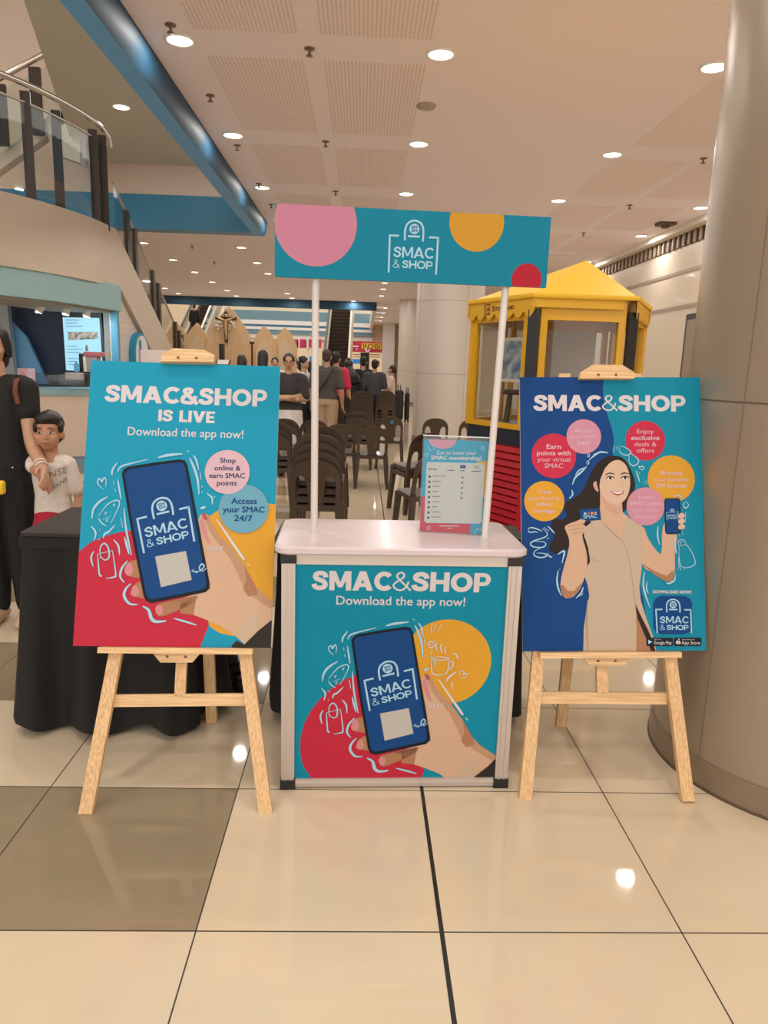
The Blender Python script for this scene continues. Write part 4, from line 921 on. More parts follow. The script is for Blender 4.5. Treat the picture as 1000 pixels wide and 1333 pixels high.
# ================================================================ BLACK CLOTHS
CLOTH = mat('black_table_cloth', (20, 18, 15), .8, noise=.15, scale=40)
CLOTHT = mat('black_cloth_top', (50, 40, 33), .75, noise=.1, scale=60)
def draped(name, label, x0, x1, y0, y1, ztop, flare, hem, folds, seed, top, amp=.02):
    rnd = random.Random(seed); t = thing(name, label, 'table', ((x0+x1)/2, (y0+y1)/2, 0))
    # cloth outline walked round the table
    base = rrect(x0, y0, x1, y1, .02, 3); P = []
    N = len(base)
    for i in range(N):
        a, b = Vector(base[i]+(0,)), Vector(base[(i+1) % N]+(0,)); k = max(1, int((b-a).length/.012))
        for j in range(k): P.append(a+(b-a)*j/k)
    n = len(P); per = [0]
    for i in range(n): per.append(per[-1]+(P[(i+1) % n]-P[i]).length)
    c = Vector(((x0+x1)/2, (y0+y1)/2, 0)); ph = [rnd.uniform(0, 6.28) for _ in range(4)]; rings = []
    F = max(4, round(per[-1]*folds))
    for k in range(11):
        s_ = k/10; ring = []
        for i, p in enumerate(P):
            u = per[i]/per[-1]*2*PI
            d = (P[(i+1) % n]-P[i-1]).normalized(); nn = Vector((d.y, -d.x, 0))
            wv = math.sin(F*u+ph[0]+.7*math.sin(3*u+ph[1]))+.5*math.sin((F*.5//1)*u+ph[2])
            o = nn*(flare*s_**1.2+amp*wv*s_**.7)
            zb = hem+.022*(1+math.sin(F*u+ph[0]+1.2))
            ring.append(p+o+Vector((0, 0, (ztop)*(1-s_)+zb*s_)))
        rings.append(ring)
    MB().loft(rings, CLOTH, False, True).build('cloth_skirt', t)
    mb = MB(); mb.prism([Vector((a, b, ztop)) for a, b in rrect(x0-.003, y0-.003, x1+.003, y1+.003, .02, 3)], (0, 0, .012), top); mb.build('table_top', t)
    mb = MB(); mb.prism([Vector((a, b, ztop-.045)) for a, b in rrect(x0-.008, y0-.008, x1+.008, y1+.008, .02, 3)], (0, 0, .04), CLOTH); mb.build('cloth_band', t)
    for a in (x0+.04, x1-.04):
        for b in (y0+.04, y1-.04):
            mb = MB(); mb.tube([(a, b, 0), (a, b, ztop-.01)], .012, BLK, 8); mb.build('leg', t)
    return t
draped('draped_table', 'table under a long black cloth behind the left easel', -1.20, -.60, 2.50, 2.97, .735, .07, .012, 4.2, 5, CLOTHT, .045)
draped('draped_stand', 'small stand under a black cloth right behind the white topped counter', -.305, .63, 2.60, 2.84, .728, .034, .03, 4.5, 11, CLOTHT, .014)
# black bag on the floor under the table
BAG = mat('black_bag_fabric', (22, 20, 20), .55); g = on_z(297, 907)
t = thing('handbag', 'black bag with looped strap on the floor behind the left easel', 'bag', (g.x-.02, g.y+.06, 0))
mb = MB(); mb.rbox((g.x+.01, g.y+.0, .004), (g.x+.09, g.y+.10, .075), BAG, .03, seg=4); mb.build('bag_body', t)
st = [g+Vector(p) for p in ((-.02, .03, .08), (0, .02, .125), (.05, .0, .15), (.095, .0, .135), (.085, .01, .115), (.04, .02, .10), (.0, .04, .08))]
MB().tube(catmull(st, 6), .009, BAG, 8).build('strap', t)

# ================================================================ YELLOW STORY KIOSK
KY = mat('kiosk_yellow', (222, 162, 24), .4, coat=.2); KYR = mat('kiosk_roof_yellow', (252, 190, 48), .5); KBK = mat('kiosk_black_post', (28, 26, 26), .4); KNV = mat('kiosk_navy', (24, 36, 52), .4); KRED = mat('kiosk_red_slat', (186, 24, 42), .35, coat=.2); KVAL = mat('kiosk_valance', (222, 166, 40), .6)
KG = glass('kiosk_glass', (.94, .95, .94), .10); KBR = mat('kiosk_brown_letter', (96, 42, 28), .5)
V = [on_y(612, 480, 6.02), on_y(691, 480, 5.32), on_y(818, 480, 5.32), on_y(834, 480, 6.05)]
V = [Vector((p.x, p.y, 0)) for p in V] + [Vector((2.30, 6.75, 0)), Vector((1.30, 6.75, 0))]
kc = sum(V, Vector())/6
t = thing('story_kiosk', 'yellow roofed six sided kiosk with red slatted base and black corner posts', 'kiosk', tuple(kc))
ZS, ZN, ZW, ZE = .80, .925, 1.755, 1.905
up = Vector((0, 0, 1))
def inset(d): return [v+(kc-v).normalized()*d for v in V]
mb = MB(); mb.prism([v for v in inset(.05)], up*.12, KBK); mb.build('plinth', t)
mb = MB(); mb.prism([v+up*ZS for v in inset(.01)], up*(ZN-ZS), KNV); mb.build('sill_band', t)
mb = MB(); mb.prism([v+up*(ZN-.03) for v in inset(.06)], up*.02, mat('kiosk_floor', (176, 150, 120), .6)); mb.build('deck', t)
for i in range(6):
    a, b = V[i], V[(i+1) % 6]; d = (b-a).normalized(); n = Vector((d.y, -d.x, 0)); ln = (b-a).length
    at = lambda s_, z, o=0.0: a+d*s_+n*o+up*z
    mb = MB()                                                                    # red louvred base side
    mb.prism([at(.03, .10, -.03), at(ln-.03, .10, -.03), at(ln-.03, ZS, -.03), at(.03, ZS, -.03)], -n*.02, KRED)
    z = .12
    while z < ZS-.05:
        mb.add([at(.05, z, -.025), at(ln-.05, z, -.025), at(ln-.05, z+.012, .0), at(.05, z+.012, .0), at(ln-.05, z+.052, -.012), at(.05, z+.052, -.012)], [(0, 1, 2, 3), (3, 2, 4, 5)], KRED); z += .056
    for s0, s1 in ((0, .05), (ln-.05, ln)): mb.prism([at(s0, .06, .002), at(s1, .06, .002), at(s1, ZS, .002), at(s0, ZS, .002)], -n*.05, KRED)
    mb.build('slatted_panel', t)
    e0, e1 = (.02, ln-.06) if i == 0 else (.05, ln-.05); w = .05
    if i == 2: e0, e1, w = .09, ln-.02, .035
    mb = MB()
    for s0, s1, z0, z1 in ((e0, e0+w, ZN, ZE), (e1-w, e1, ZN, ZE), (e0+w, e1-w, ZN, ZN+.04), (e0+w, e1-w, ZW-.02, ZE)):
        mb.prism([at(s0, z0, .004), at(s1, z0, .004), at(s1, z1, .004), at(s0, z1, .004)], -n*.04, KY)
    f = mb.build('window_frame', t)
    mb = MB(); mb.prism([at(e0+w, ZN+.04, -.02), at(e1-w, ZN+.04, -.02), at(e1-w, ZW-.02, -.02), at(e0+w, ZW-.02, -.02)], -n*.006, KG); mb.build('pane', f)
    # scalloped valance
    mb = MB(); sx = .028; m = max(2, int(ln/.105)); sw = (ln+2*sx)/m; low = []
    dp = .14 if i != 1 else .085
    for k in range(m):
        for q in range(7 if i != 1 else 2): low.append(at(-sx+sw*(k+q/6), ZE-dp+.03-.045*math.sin(PI*q/6) if i != 1 else ZE-dp, .03))
    for k in range(len(low)-1):
        s0, s1 = (low[k]-a).dot(d), (low[k+1]-a).dot(d); mb.prism([at(s0, ZE+.01, .03), at(s1, ZE+.01, .03), low[k+1], low[k]], -n*.006, KVAL)
    vl = mb.build('valance', t)
    if i == 0:
        P = Print(at(ln/2, ZE-dp, .0305), d, up, ln, dp, crop(600, 380, 9.52)); bn = 'kiosk_lettering'
        P.fill(bn, [(292, 160), (365, 148), (365, 285), (295, 290)], KBR, 1); P.text(bn, 'SM', (302, 222), (356, 216), 50, KVAL, 2, .03); P.text(bn, 'SM', (304, 280), (356, 275), 44, KVAL, 2, .03)
        P.text(bn, 'S', (390, 240), (420, 238), 62, KBR, 2, .03); P.text(bn, 'TORYLAND', (426, 236), (660, 212), 44, KBR, 2, .03)
        for k, mbx in P.parts.items(): mbx.build(k, vl)
for i, v in enumerate(V):
    d = (kc-v).normalized(); tt = Vector((-d.y, d.x, 0)); mb = MB(); mb.quadbar(v+up*ZN, v+up*(ZE-.10 if i in (1, 2) else ZE), tt*(.042 if i in (1, 2) else .02), d*(.014 if i in (1, 2) else .014), KBK if i in (1, 2) else KY); mb.build('corner_post', t)
# roof: shallow pyramid with overhang
ap = on_y(764, 339, 5.95); ev = [v+(v-kc).normalized()*.05+up*(ZE-.005) for v in V]
mb = MB()
for i in range(6):
    a, b = ev[i], ev[(i+1) % 6]; rows = []
    mb.add([a, b, ap], [(0, 1, 2)], KYR)
mb.add(ev, [list(range(6))[::-1]], KY)
for i in range(6): mb.quadbar(ev[i], ev[(i+1) % 6], (0, 0, .008), (kc-ev[i]).normalized()*.008, KYR)
mb.build('roof', t)
# seen through the panes
c0 = kc+Vector((.12, .25, 0))
mb = MB(); mb.rbox((c0.x-.25, c0.y, ZN), (c0.x+.22, c0.y+.28, 1.72), mat('pale_cupboard', (196, 172, 152), .5), .006); single('cupboard', mb, 'pale cupboard standing inside the yellow kiosk behind the front pane', 'cupboard', loc=(c0.x, c0.y, ZN))
a, b = V[0], V[1]; d = (b-a).normalized(); n = Vector((d.y, -d.x, 0)); q = a+d*.42-n*.10
t2 = thing('framed_picture', 'white framed blue and white picture behind the left pane of the yellow kiosk', 'picture', tuple(q+up*1.45))
mb = MB()
for s0, s1, z0, z1 in ((-.14, -.115, 1.28, 1.62), (.115, .14, 1.28, 1.62), (-.115, .115, 1.28, 1.305), (-.115, .115, 1.595, 1.62)): mb.prism([q+d*s0+up*z0, q+d*s1+up*z0, q+d*s1+up*z1, q+d*s0+up*z1], -n*.02, mat('white_frame', (226, 210, 192), .5))
mb.build('frame', t2)
mb = MB(); mb.prism([q+d*s0-n*.006+up*z for s0, z in ((-.115, 1.305), (.115, 1.305), (.115, 1.595), (-.115, 1.595))], -n*.006, mat('picture_blue_wash', (176, 178, 176), .5, noise=.6, scale=14, dark=(80, 112, 140))); mb.build('canvas', t2)
mb = MB(); mb.tube([q-n*.013+up*1.62, q-n*.013+up*1.885], .004, KBK, 6); mb.build('hanging_wire', t2)
mb = MB(); WD = mat('kiosk_stool_dark', (60, 48, 38), .6)
s0 = kc+Vector((-.35, .1, 0))
t3 = thing('bar_stool', 'dark stool inside the yellow kiosk behind the hanging picture', 'stool', (s0.x, s0.y, ZN))
MB().lathe([(.12, 1.17), (.13, 1.19), (.12, 1.21)], WD, (s0.x, s0.y, 0), 20).build('seat', t3)
for k in range(4):
    c_, s_ = math.cos(k*PI/2+.4), math.sin(k*PI/2+.4); MB().tube([(s0.x+.12*c_, s0.y+.12*s_, ZN-.005), (s0.x+.08*c_, s0.y+.08*s_, 1.175)], .01, WD, 8).build('leg', t3)

# ================================================================ ICE CREAM KIOSK UNDER THE STAIR
AWN = mat('mint_fascia', (152, 180, 174), .5, noise=.06, scale=30); AQUA = mat('aqua_jamb', (96, 160, 178), .4); MINT = mat('mint_counter_band', (146, 172, 168), .5); IVORY = mat('ivory_counter_front', (222, 192, 166), .5, noise=.05, scale=3); NAVYW = mat('dark_navy_interior', (34, 44, 58), .6); STEEL2 = mat('kiosk_steel', (190, 182, 172), .3, .7)
t = thing('dessert_kiosk', 'dessert kiosk with mint curved fascia and ivory counter built under the stair landing', 'kiosk', (-3.6, 9.2, 0))
fas = [p for p in catmull([(-4.95, 6.3, 0), (-4.35, 7.28, 0), (-3.86, 8.08, 0), (-3.57, 8.66, 0), (-3.385, 9.35, 0), (-3.305, 9.75, 0), (-3.275, 10.1, 0)], 6)]
mb = MB(); sweep_wall(mb, fas, 2.0, 2.33, .12, AWN); mb.build('fascia', t)
mb = MB(); sweep_wall(mb, offs(fas, .10), 1.975, 2.02, .9, mat('kiosk_soffit', (176, 160, 142), .6)); mb.build('canopy_soffit', t)
cf = [on_z(u, v, 0) for u, v in ((-60, 614), (0, 611), (37, 609), (75, 607.5), (111, 606))]; cf.append(cf[-1]+(cf[-1]-cf[-2])*.7)
cf = [Vector((p.x, p.y, 0)) for p in cf]
mb = MB(); sweep_wall(mb, cf, .12, .90, .5, IVORY); mb.build('counter_front', t)
mb = MB(); sweep_wall(mb, offs(cf, .02), .0, .12, .45, mat('blue_base_strip', (122, 150, 168), .5)); mb.build('base_strip', t)
mb = MB(); sweep_wall(mb, offs(cf, -.03), .90, .985, .58, MINT); mb.build('counter_top', t)
j = cf[-1]
mb = MB(); mb.box((-3.40, 10.0, .0), (-3.31, 10.09, 2.02), AQUA); mb.build('jamb', t)
mb = MB(); mb.box((on_y(136, 450, 10.3).x, 10.3, .0), (-3.40, 10.36, 2.02), mat('kiosk_side_panel', (170, 160, 142), .5)); mb.build('side_panel', t)
mb = MB(); mb.box((-6.4, 10.55, 0), (-3.42, 10.65, 2.3), NAVYW); mb.build('back_wall', t)
mb = MB(); mb.prism([on_y(4, 500, 10.2), on_y(20, 500, 10.2), on_y(9, 395, 10.2), on_y(-10, 395, 10.2)], (0, .1, 0), mat('kiosk_grey_jamb', (150, 146, 138), .5)); mb.build('jamb', t)
mb = MB(); mb.prism([on_y(18, 500, 10.35), on_y(62, 500, 10.35), on_y(34, 438, 10.35), on_y(14, 418, 10.35)], (0, .06, 0), mat('kiosk_blue_lit_panel', (96, 138, 162), .5)); mb.build('side_panel', t)  # blue light falling on this surface is put into its colour
bx = lambda u0, u1, v0, v1, y, dy, m, r=.01: MB().rbox((on_y(u0, v0, y).x, y, min(on_y(u0, v0, y).z, on_y(u0, v1, y).z)), (on_y(u1, v0, y).x, y+dy, max(on_y(u0, v0, y).z, on_y(u0, v1, y).z)), m, r)
scr = thing('menu_screen', 'tall glowing pale blue menu screen on the dark wall of the dessert kiosk', 'screen', tuple(on_y(108, 450, 10.3)))
q = [on_y(79, 400, 10.3), on_y(131, 400, 10.3), on_y(139, 488, 10.3), on_y(86, 488, 10.3)]
MB().prism(q, (0, .06, 0), KBK).build('bezel', scr)
q = [on_y(81.5, 413, 10.29), on_y(129, 414, 10.29), on_y(134, 484, 10.29), on_y(86, 482, 10.29)]
MB().prism(q, (0, .012, 0), glow('screen_blue', (150, 200, 216), .9)).build('display', scr)
q = [on_y(88, 432, 10.283), on_y(127, 432, 10.283), on_y(128, 441, 10.283), on_y(89, 443, 10.283)]
MB().prism(q, (0, .004, 0), mat('menu_food_strip', (206, 180, 156), .5, noise=.6, scale=16, dark=(96, 76, 58))).build('menu_picture', scr)
mb = MB()
for v in (416, 420, 424, 450, 454, 458, 466, 470, 474): mb.prism([on_y(85+(v-413)*.07, v, 10.283), on_y(100+(v % 5)*2, v, 10.283), on_y(100+(v % 5)*2, v+1.2, 10.283), on_y(85+(v-413)*.07, v+1.2, 10.283)], (0, .004, 0), mat('menu_line', (136, 176, 190), .5))
mb.build('menu_lettering', scr)
for i, (u, v) in enumerate(((57, 401), (88, 404), (115, 407))):
    p = on_y(u, v, 9.4+.12*i); zc = 2.0
    tl = thing('spotlight', f'small white track spotlight under the mint fascia, {("leftmost","middle","rightmost")[i]} of three', 'spotlight', (p.x, p.y, zc), 'kiosk track spotlights')
    MB().tube([(p.x, p.y, zc-.02), (p.x, p.y, p.z+.05)], .008, TRIM, 8).build('stem', tl)
    dx = -.06 if i == 0 else -.02; MB().tube([(p.x+.01, p.y, p.z+.06), (p.x+dx, p.y-.03, p.z-.05)], [.03, .05], TRIM, 14).build('shade', tl)
    e = Vector((p.x+dx, p.y-.03, p.z-.052)); MB().ball(e, (.035, .035, .012), LENS).build('bulb', tl)
    ld = bpy.data.lights.new('spot_lamp', 'AREA'); ld.shape = 'DISK'; ld.size = .06; ld.energy = 2.2; ld.color = (.62, .84, 1.0); lo = bpy.data.objects.new('spot_lamp', ld); COL.objects.link(lo); lo.parent = tl; lo.location = (dx-.01, -.03, p.z-.07-zc); lo.rotation_euler = (math.radians(40), 0, 0)
single('glass_display_case', bx(40, 110, 485, 502, 9.12, .3, glass('case_glass', (.80, .83, .84), .15)), 'low glass display case on the dessert kiosk counter', 'display case')
single('paper_box', bx(84, 104, 485, 494, 9.22, .14, mat('paper_white', (216, 196, 184), .6)), 'white paper box inside the glass case of the dessert kiosk', 'box')
single('cash_register', bx(102, 109, 460, 484, 9.5, .1, KBK), 'black upright screen beside the pink topped dispenser', 'cash register')
t2 = thing('topping_dispenser', 'white dispenser with pink top and bottle at the dessert kiosk counter', 'dispenser', tuple(on_y(118, 484, 9.45)))
bx(110, 126, 464, 484, 9.45, .15, mat('dispenser_grey', (176, 170, 164), .4)).build('dispenser_body', t2); bx(108, 130, 457.5, 464, 9.43, .2, mat('dispenser_pink', (204, 112, 116), .4)).build('dispenser_top', t2); bx(107.5, 111, 464, 484, 9.42, .05, TRIM).build('side_post', t2)
p = on_y(113, 457, 9.5); MB().lathe([(.018, 0), (.018, .05), (.008, .06), (.008, .08)], mat('bottle_grey', (140, 130, 120), .3), p, 10).build('nozzle', t2)
p = on_y(100, 484, 9.35); single('bottle', MB().lathe([(.03, 0), (.03, .09), (.012, .11), (.012, .13)], mat('bottle_aqua', (90, 170, 196), .3), p, 12), 'small aqua bottle on the glass case', 'bottle')
p = on_y(28, 503, 9.0); single('menu_stand', bx(22, 44, 479, 503, 8.98, .04, mat('menu_stand_print', (196, 186, 186), .5, noise=.5, scale=10, dark=(220, 130, 140))), 'small printed menu stand on the kiosk counter beside the woman', 'menu stand')
# round wall sign
p = on_x(181, 470, -3.32); c = Vector((-3.36, p.y, 1.42)); t2 = thing('round_sign', 'round teal wall sign with white letter b on the tiled wall', 'sign', tuple(c))
def xdisc(x0, x1, r, m, r0=0):
    n = 40; o = [Vector((x0, c.y+r*math.cos(2*PI*k/n), c.z+r*math.sin(2*PI*k/n))) for k in range(n)]; return MB().prism(o, (x1-x0, 0, 0), m)
xdisc(-3.36, -3.27, .34, mat('sign_teal_rim', (40, 140, 164), .4)).build('sign_rim', t2); xdisc(-3.27, -3.262, .30, mat('sign_white_face', (232, 222, 212), .4)).build('sign_face', t2)
mb = MB(); V_, F_ = font_mesh('b', .05); k = .62
mb.add([(-3.258, c.y+(x-.28)*k, c.z+(y-.36)*k) for x, y in V_], F_, mat('sign_teal_rim', (40, 140, 164), .4)); mb.build('sign_lettering', t2)
single('white_sign_box', bx(182, 216, 455, 622, 8.4, .12, mat('white_box_sign', (214, 196, 182), .5)), 'tall white sign pedestal standing behind the left poster top edge', 'sign box')
for i, v in enumerate((445, 461)):
    single('yellow_label', bx(141, 149, v-2, v+2, 10.25, .02, mat('label_yellow', (206, 150, 40), .5)), f'small yellow label on the kiosk side panel, {("upper","lower")[i]} one', 'label', group='yellow labels')

# ================================================================ PLASTIC CHAIRS
PLAS = mat('brown_moulded_plastic', (72, 56, 44), .38, coat=.15, noise=.08, scale=8)
CH, CWD, SEATZ = .72, .37, .40
def strip(mb, rows, yf, th, nx=4):
    """solid band from rows (x left, x right, z); yf(x, z) is the front face"""
    F, B = [], []
    for xl, xr, z in rows:
        F.append([Vector((xl+(xr-xl)*k/nx, yf(xl+(xr-xl)*k/nx, z), z)) for k in range(nx+1)]); B.append([p+Vector((0, -th, 0)) for p in F[-1]])
    for G, fl in ((F, 0), (B, 1)):
        vs = [p for r in G for p in r]; fs = []
        for i in range(len(G)-1):
            for k in range(nx): a = i*(nx+1)+k; f = (a, a+1, a+nx+2, a+nx+1); fs.append(f[::-1] if fl else f)
        mb.add(vs, fs, PLAS, True)
    per = [(i, 0) for i in range(len(F))]+[(len(F)-1, k) for k in range(1, nx+1)]+[(i, nx) for i in range(len(F)-2, -1, -1)]+[(0, k) for k in range(nx-1, 0, -1)]
    vs = [F[i][k] for i, k in per]+[B[i][k] for i, k in per]; n = len(per)
    mb.add(vs, [(k, (k+1) % n, (k+1) % n+n, k+n) for k in range(n)], PLAS)
def make_chair():
    t = thing('plastic_chair', 'x', 'chair', (0, 0, 0), 'brown stacking chairs')
    z0 = SEATZ-.01; Hb = CH-z0
    yf = lambda x, z: -.135-.085*(z-z0)/Hb+.30*x*x
    def w(q): return .175*(1 if q < .5 else max(.0, 1-((q-.5)/.5)**2.6)**.42)
    mb = MB(); N = 26; L, S, R, T = [], [], [], []
    for i in range(N+1):
        q = i/N*.66; ww = w(q); a = .048+.035*q; b = ww-.034; z = z0+q*Hb; c = (a+b)/2; h = (b-a)/2
        sh = 1.0
        if q > .46: sh = math.sqrt(max(0, 1-((q-.46)/.2)**2))
        if q < .06: sh = .75+.25*q/.06
        a2, b2 = c-h*sh, c+h*sh
        L.append((-ww, -b2, z)); S.append((-a2, a2, z)); R.append((b2, ww, z))
    for i in range(17):
        q = .66+.34*math.sin(i/16*PI/2); ww = w(min(q, .9995)); T.append((-ww, ww, z0+q*Hb))
    strip(mb, L, yf, .014, 2); strip(mb, S, yf, .014, 4); strip(mb, R, yf, .014, 2); strip(mb, T, yf, .014, 8)
    mb.build('backrest', t)
    mb = MB(); pts = rrect(-.178, -.16, .178, .19, .05, 5); rings = []
    for ins, z in ((.012, SEATZ-.045), (.0, SEATZ-.04), (.0, SEATZ-.006), (.012, SEATZ)): rings.append([Vector((x*(1-ins/.18), y*(1-ins/.18), z-.012*(y < -.02)*min(1, (-y)/.16))) for x, y in pts])
    mb.loft(rings, PLAS, True, False); mb.build('seat', t)
    for sx in (-1, 1):
        for sy in (-1, 1):
            y0 = -.135 if sy < 0 else .165
            mb = MB(); a, b = Vector((sx*.158, y0, SEATZ-.02)), Vector((sx*.183, y0+sy*.028, 0.0))
            rings = []
            for k in range(5):
                q = k/4; p = a+(b-a)*q; rx, ry = .024-.006*q, .026-.008*q
                rings.append([p+Vector((sx*u*rx, sy*v*ry, 0)) for u, v in ((-1, -1), (.6, -1), (1, -.6), (1, .6), (.6, 1), (-1, 1), (-1, .5), (-.5, .4), (-.5, -.4), (-1, -.5))])
            mb.loft(rings, PLAS, True, False); mb.build('leg', t)
    return t
chair0 = make_chair(); used = [False]
def chair(x, y, rot, label, z=0.0, sticker=False):
    c = chair0 if not used[0] else copy_tree(chair0); used[0] = True
    c.location = (x, y, z); c.rotation_euler = (0, 0, rot); c['label'] = label
    if sticker:
        mb = MB(); yb = -.135-.085*.86-.0145
        mb.prism([Vector((.02+.024*math.cos(2*PI*k/16), yb-.003, SEATZ-.01+.86*(CH-SEATZ+.01)+.024*math.sin(2*PI*k/16)-.03)) for k in range(16)], (0, .003, 0), mat('blue_round_sticker', (70, 120, 156), .4)); mb.build('sticker', c, local=True)
    return c
def stack(px, y, n, rot, where, dz=.058, dy=.012):
    x = on_y(px, 560, y).x
    names = {1: [''], 2: ['lower', 'upper'], 3: ['bottom', 'middle', 'top']}.get(n) or ['bottom']+[ordinal(k)+' from bottom' for k in range(1, n-1)]+['top']
    for k in range(n):
        chair(x+math.sin(rot)*0+k*.004, y+k*dy, rot+(.01*((k*7) % 3-1)), f'brown plastic chair, {names[k]} of the {where}', k*dz)
def one(px, y, rot, label, **kw): chair(on_y(px, 560, y).x, y, rot, label, **kw)
stack(414, 5.15, 4, 0.0, 'nearest stack behind the left sign pole')
stack(421, 5.85, 4, -.02, 'second stack right behind the nearest one')
stack(357, 7.0, 3, .03, 'stack peeking out beside the left poster')
stack(372, 8.2, 2, 0.0, 'low stack at the right edge of the left poster')
one(409, 8.9, 0.05, 'brown plastic chair alone behind the left sign pole in front of the grey shirted man')
one(485, 8.22, 0.0, 'brown plastic chair standing alone in the middle aisle, seen from behind')
one(444, 8.4, 0.0, 'brown plastic chair mostly hidden, just left of the middle aisle chair')
one(508, 9.95, -.03, 'brown plastic chair with a round blue sticker on its back', sticker=True)
stack(500, 13.6, 5, 0.0, 'tall stack before the woman with the phone')
stack(469, 11.3, 6, 0.0, 'tallest stack behind the middle aisle')
stack(466, 9.75, 2, 0.0, 'pair right behind the middle aisle chair')
stack(443, 12.3, 4, 0.0, 'stack beside the man in pink')
one(565, 9.85, 0.0, 'brown plastic chair in front of the round pillar behind the kiosk')
one(610, 9.85, 0.08, 'brown plastic chair half hidden by the yellow kiosk')
stack(543, 6.85, 2, .42, 'pair turned aside behind the leaflet stand')
one(556, 5.65, .32, 'brown plastic chair nearest the leaflet stand, turned aside')

# ================================================================ CHAPEL SCREENS AND ALTAR
PLY = mat('plywood_arch', (222, 178, 128), .55, noise=.07, scale=4, stretch=(6, 6, 1)); PLY2 = mat('pale_arch_panel', (220, 186, 146), .55); PLYE = mat('arch_edge', (206, 156, 104), .55)
def arch_outline(cx, hw, z0, zt, k=.62, n=12):
    zs = zt-2.0*hw
    L = [(-hw, z0), (-hw, zs)]
    for i in range(1, n+1):
        q = i/n; L.append((-hw*(1-q**2.1), zs+(zt-zs)*q))
    R = [(-x, z) for x, z in L[:-1]][::-1]
    return [(cx+x, z) for x, z in L+R]
def arch(u, vtop, hw, y, label, ztop=None, inner=True):
    p = on_y(u, vtop, y); t = thing('wooden_arch', label, 'arch panel', (p.x, y, 0), 'pointed wooden arches')
    O = arch_outline(p.x, hw, 0, p.z); MB().prism([(x, y, z) for x, z in O], (0, .06, 0), PLY).build('arch_board', t)
    if inner:
        I = arch_outline(p.x, hw*.68, 0.0, p.z-.26); MB().prism([(x, y-.012, z) for x, z in I], (0, .014, 0), PLY2).build('inner_panel', t)
    return p
arch(229, 419, .30, 16.0, 'small pointed wooden arch at the far left beside the stair rail')
arch(256, 420, .29, 15.9, 'small pointed wooden arch just left of the tall one with the crucifix')
big = arch(298, 399, .50, 15.8, 'tall pointed wooden arch carrying the crucifix', inner=False)
arch(344, 424, .27, 15.9, 'small pointed wooden arch just right of the tall one')
arch(371, 426, .27, 16.0, 'small pointed wooden arch on the right end above the woman with folded arms')
BRN = mat('dark_cross_wood', (74, 44, 28), .5); GOLD = mat('pale_gold_figure', (206, 170, 120), .35, .4)
c = on_y(293, 414, 15.62); t = thing('crucifix', 'dark wooden crucifix with pale figure hanging on the tall wooden arch', 'crucifix', tuple(c))
mb = MB(); mb.box((c.x-.03, 15.70, c.z-.50), (c.x+.03, 15.76, c.z+.14), BRN); mb.box((c.x-.22, 15.70, c.z-.03), (c.x+.22, 15.76, c.z+.03), BRN); mb.build('cross', t)
mb = MB(); q = lambda dx, dz: (c.x+dx, 15.67, c.z+dz)
mb.tube([q(-.19, .02), q(-.08, -.02), q(0, -.05), q(.08, -.02), q(.19, .02)], [.012, .018, .024, .018, .012], GOLD, 8); mb.tube([q(0, -.02), q(0, -.14), q(.0, -.24), q(.015, -.34), q(0, -.44)], [.04, .036, .034, .024, .012], GOLD, 8); mb.ball(q(.01, .05), (.03, .03, .038), GOLD); mb.build('corpus', t)
for i, (u, v) in enumerate(((285, 424), (301, 421))):
    p = on_y(u, v, 15.72); t2 = thing('wall_light_glints', f'pale light glints shaped as balls on the tall arch, {("left","right")[i]} of the cross', 'light glint', tuple(p), 'light glints by the cross')  # glints of light beside the cross, put into shape as pale balls
    mb = MB(); rnd = random.Random(i)
    for k in range(14): mb.ball((p.x+rnd.uniform(-.07, .07), p.y+rnd.uniform(-.03, .03), p.z+rnd.uniform(-.11, .11)), rnd.uniform(.02, .035), mat('cream_glint', (244, 226, 200), .5), 1)
    mb.build('glint_balls', t2)
t = thing('altar_table', 'white altar table before the wooden arches', 'table', (-2.9, 14.9, 0)); WHT = mat('white_altar_cloth', (230, 216, 204), .7)
mb = MB(); mb.rbox((-3.7, 14.6, .0), (-2.1, 15.2, 1.30), WHT, .02); mb.build('altar_cloth', t)
p = on_y(290, 470, 14.75); t = thing('book_stand', 'dark book stand with open book on the altar', 'book stand', (p.x, 14.8, 1.3))
mb = MB(); mb.prism([(p.x-.14, 14.68, 1.31), (p.x+.14, 14.68, 1.31), (p.x+.14, 14.9, 1.41), (p.x-.14, 14.9, 1.41)], (0, 0, .02), BRN); mb.box((p.x-.06, 14.74, 1.30), (p.x+.06, 14.86, 1.36), BRN); mb.build('stand', t)
mb = MB(); mb.prism([(p.x-.11, 14.70, 1.335), (p.x+.11, 14.70, 1.335), (p.x+.11, 14.87, 1.415), (p.x-.11, 14.87, 1.415)], (0, 0, .012), WHT); mb.build('book', t)
p0, p1 = on_y(293, 461, 15.4), on_y(293, 456, 15.4); single('dark_box', MB().rbox((p0.x-.05, 15.02, 1.3), (p0.x+.05, 15.12, p1.z+.12), KBK, .005), 'small dark tabernacle box under the crucifix', 'box')
t = thing('loudspeaker', 'black loudspeaker in front of the leftmost wooden arch', 'loudspeaker', tuple(on_y(231, 455, 14.6))); a, b = on_y(227, 456, 14.6), on_y(235, 435, 14.6)
mb = MB(); mb.rbox((a.x, 14.6, a.z), (b.x, 14.85, b.z), KBK, .01); mb.build('cabinet', t); mb = MB(); mb.box((a.x-.02, 14.62, 0), (b.x+.02, 14.83, .02), KBK); mb.tube([((a.x+b.x)/2, 14.72, .02), ((a.x+b.x)/2, 14.72, a.z+.01)], .025, KBK, 8); mb.build('stand', t)
p = on_y(328, 441, 15.5); t = thing('candle_stand', 'dark tall candle stand between the tall arch and the next small one', 'candle stand', (p.x, 15.5, 0))
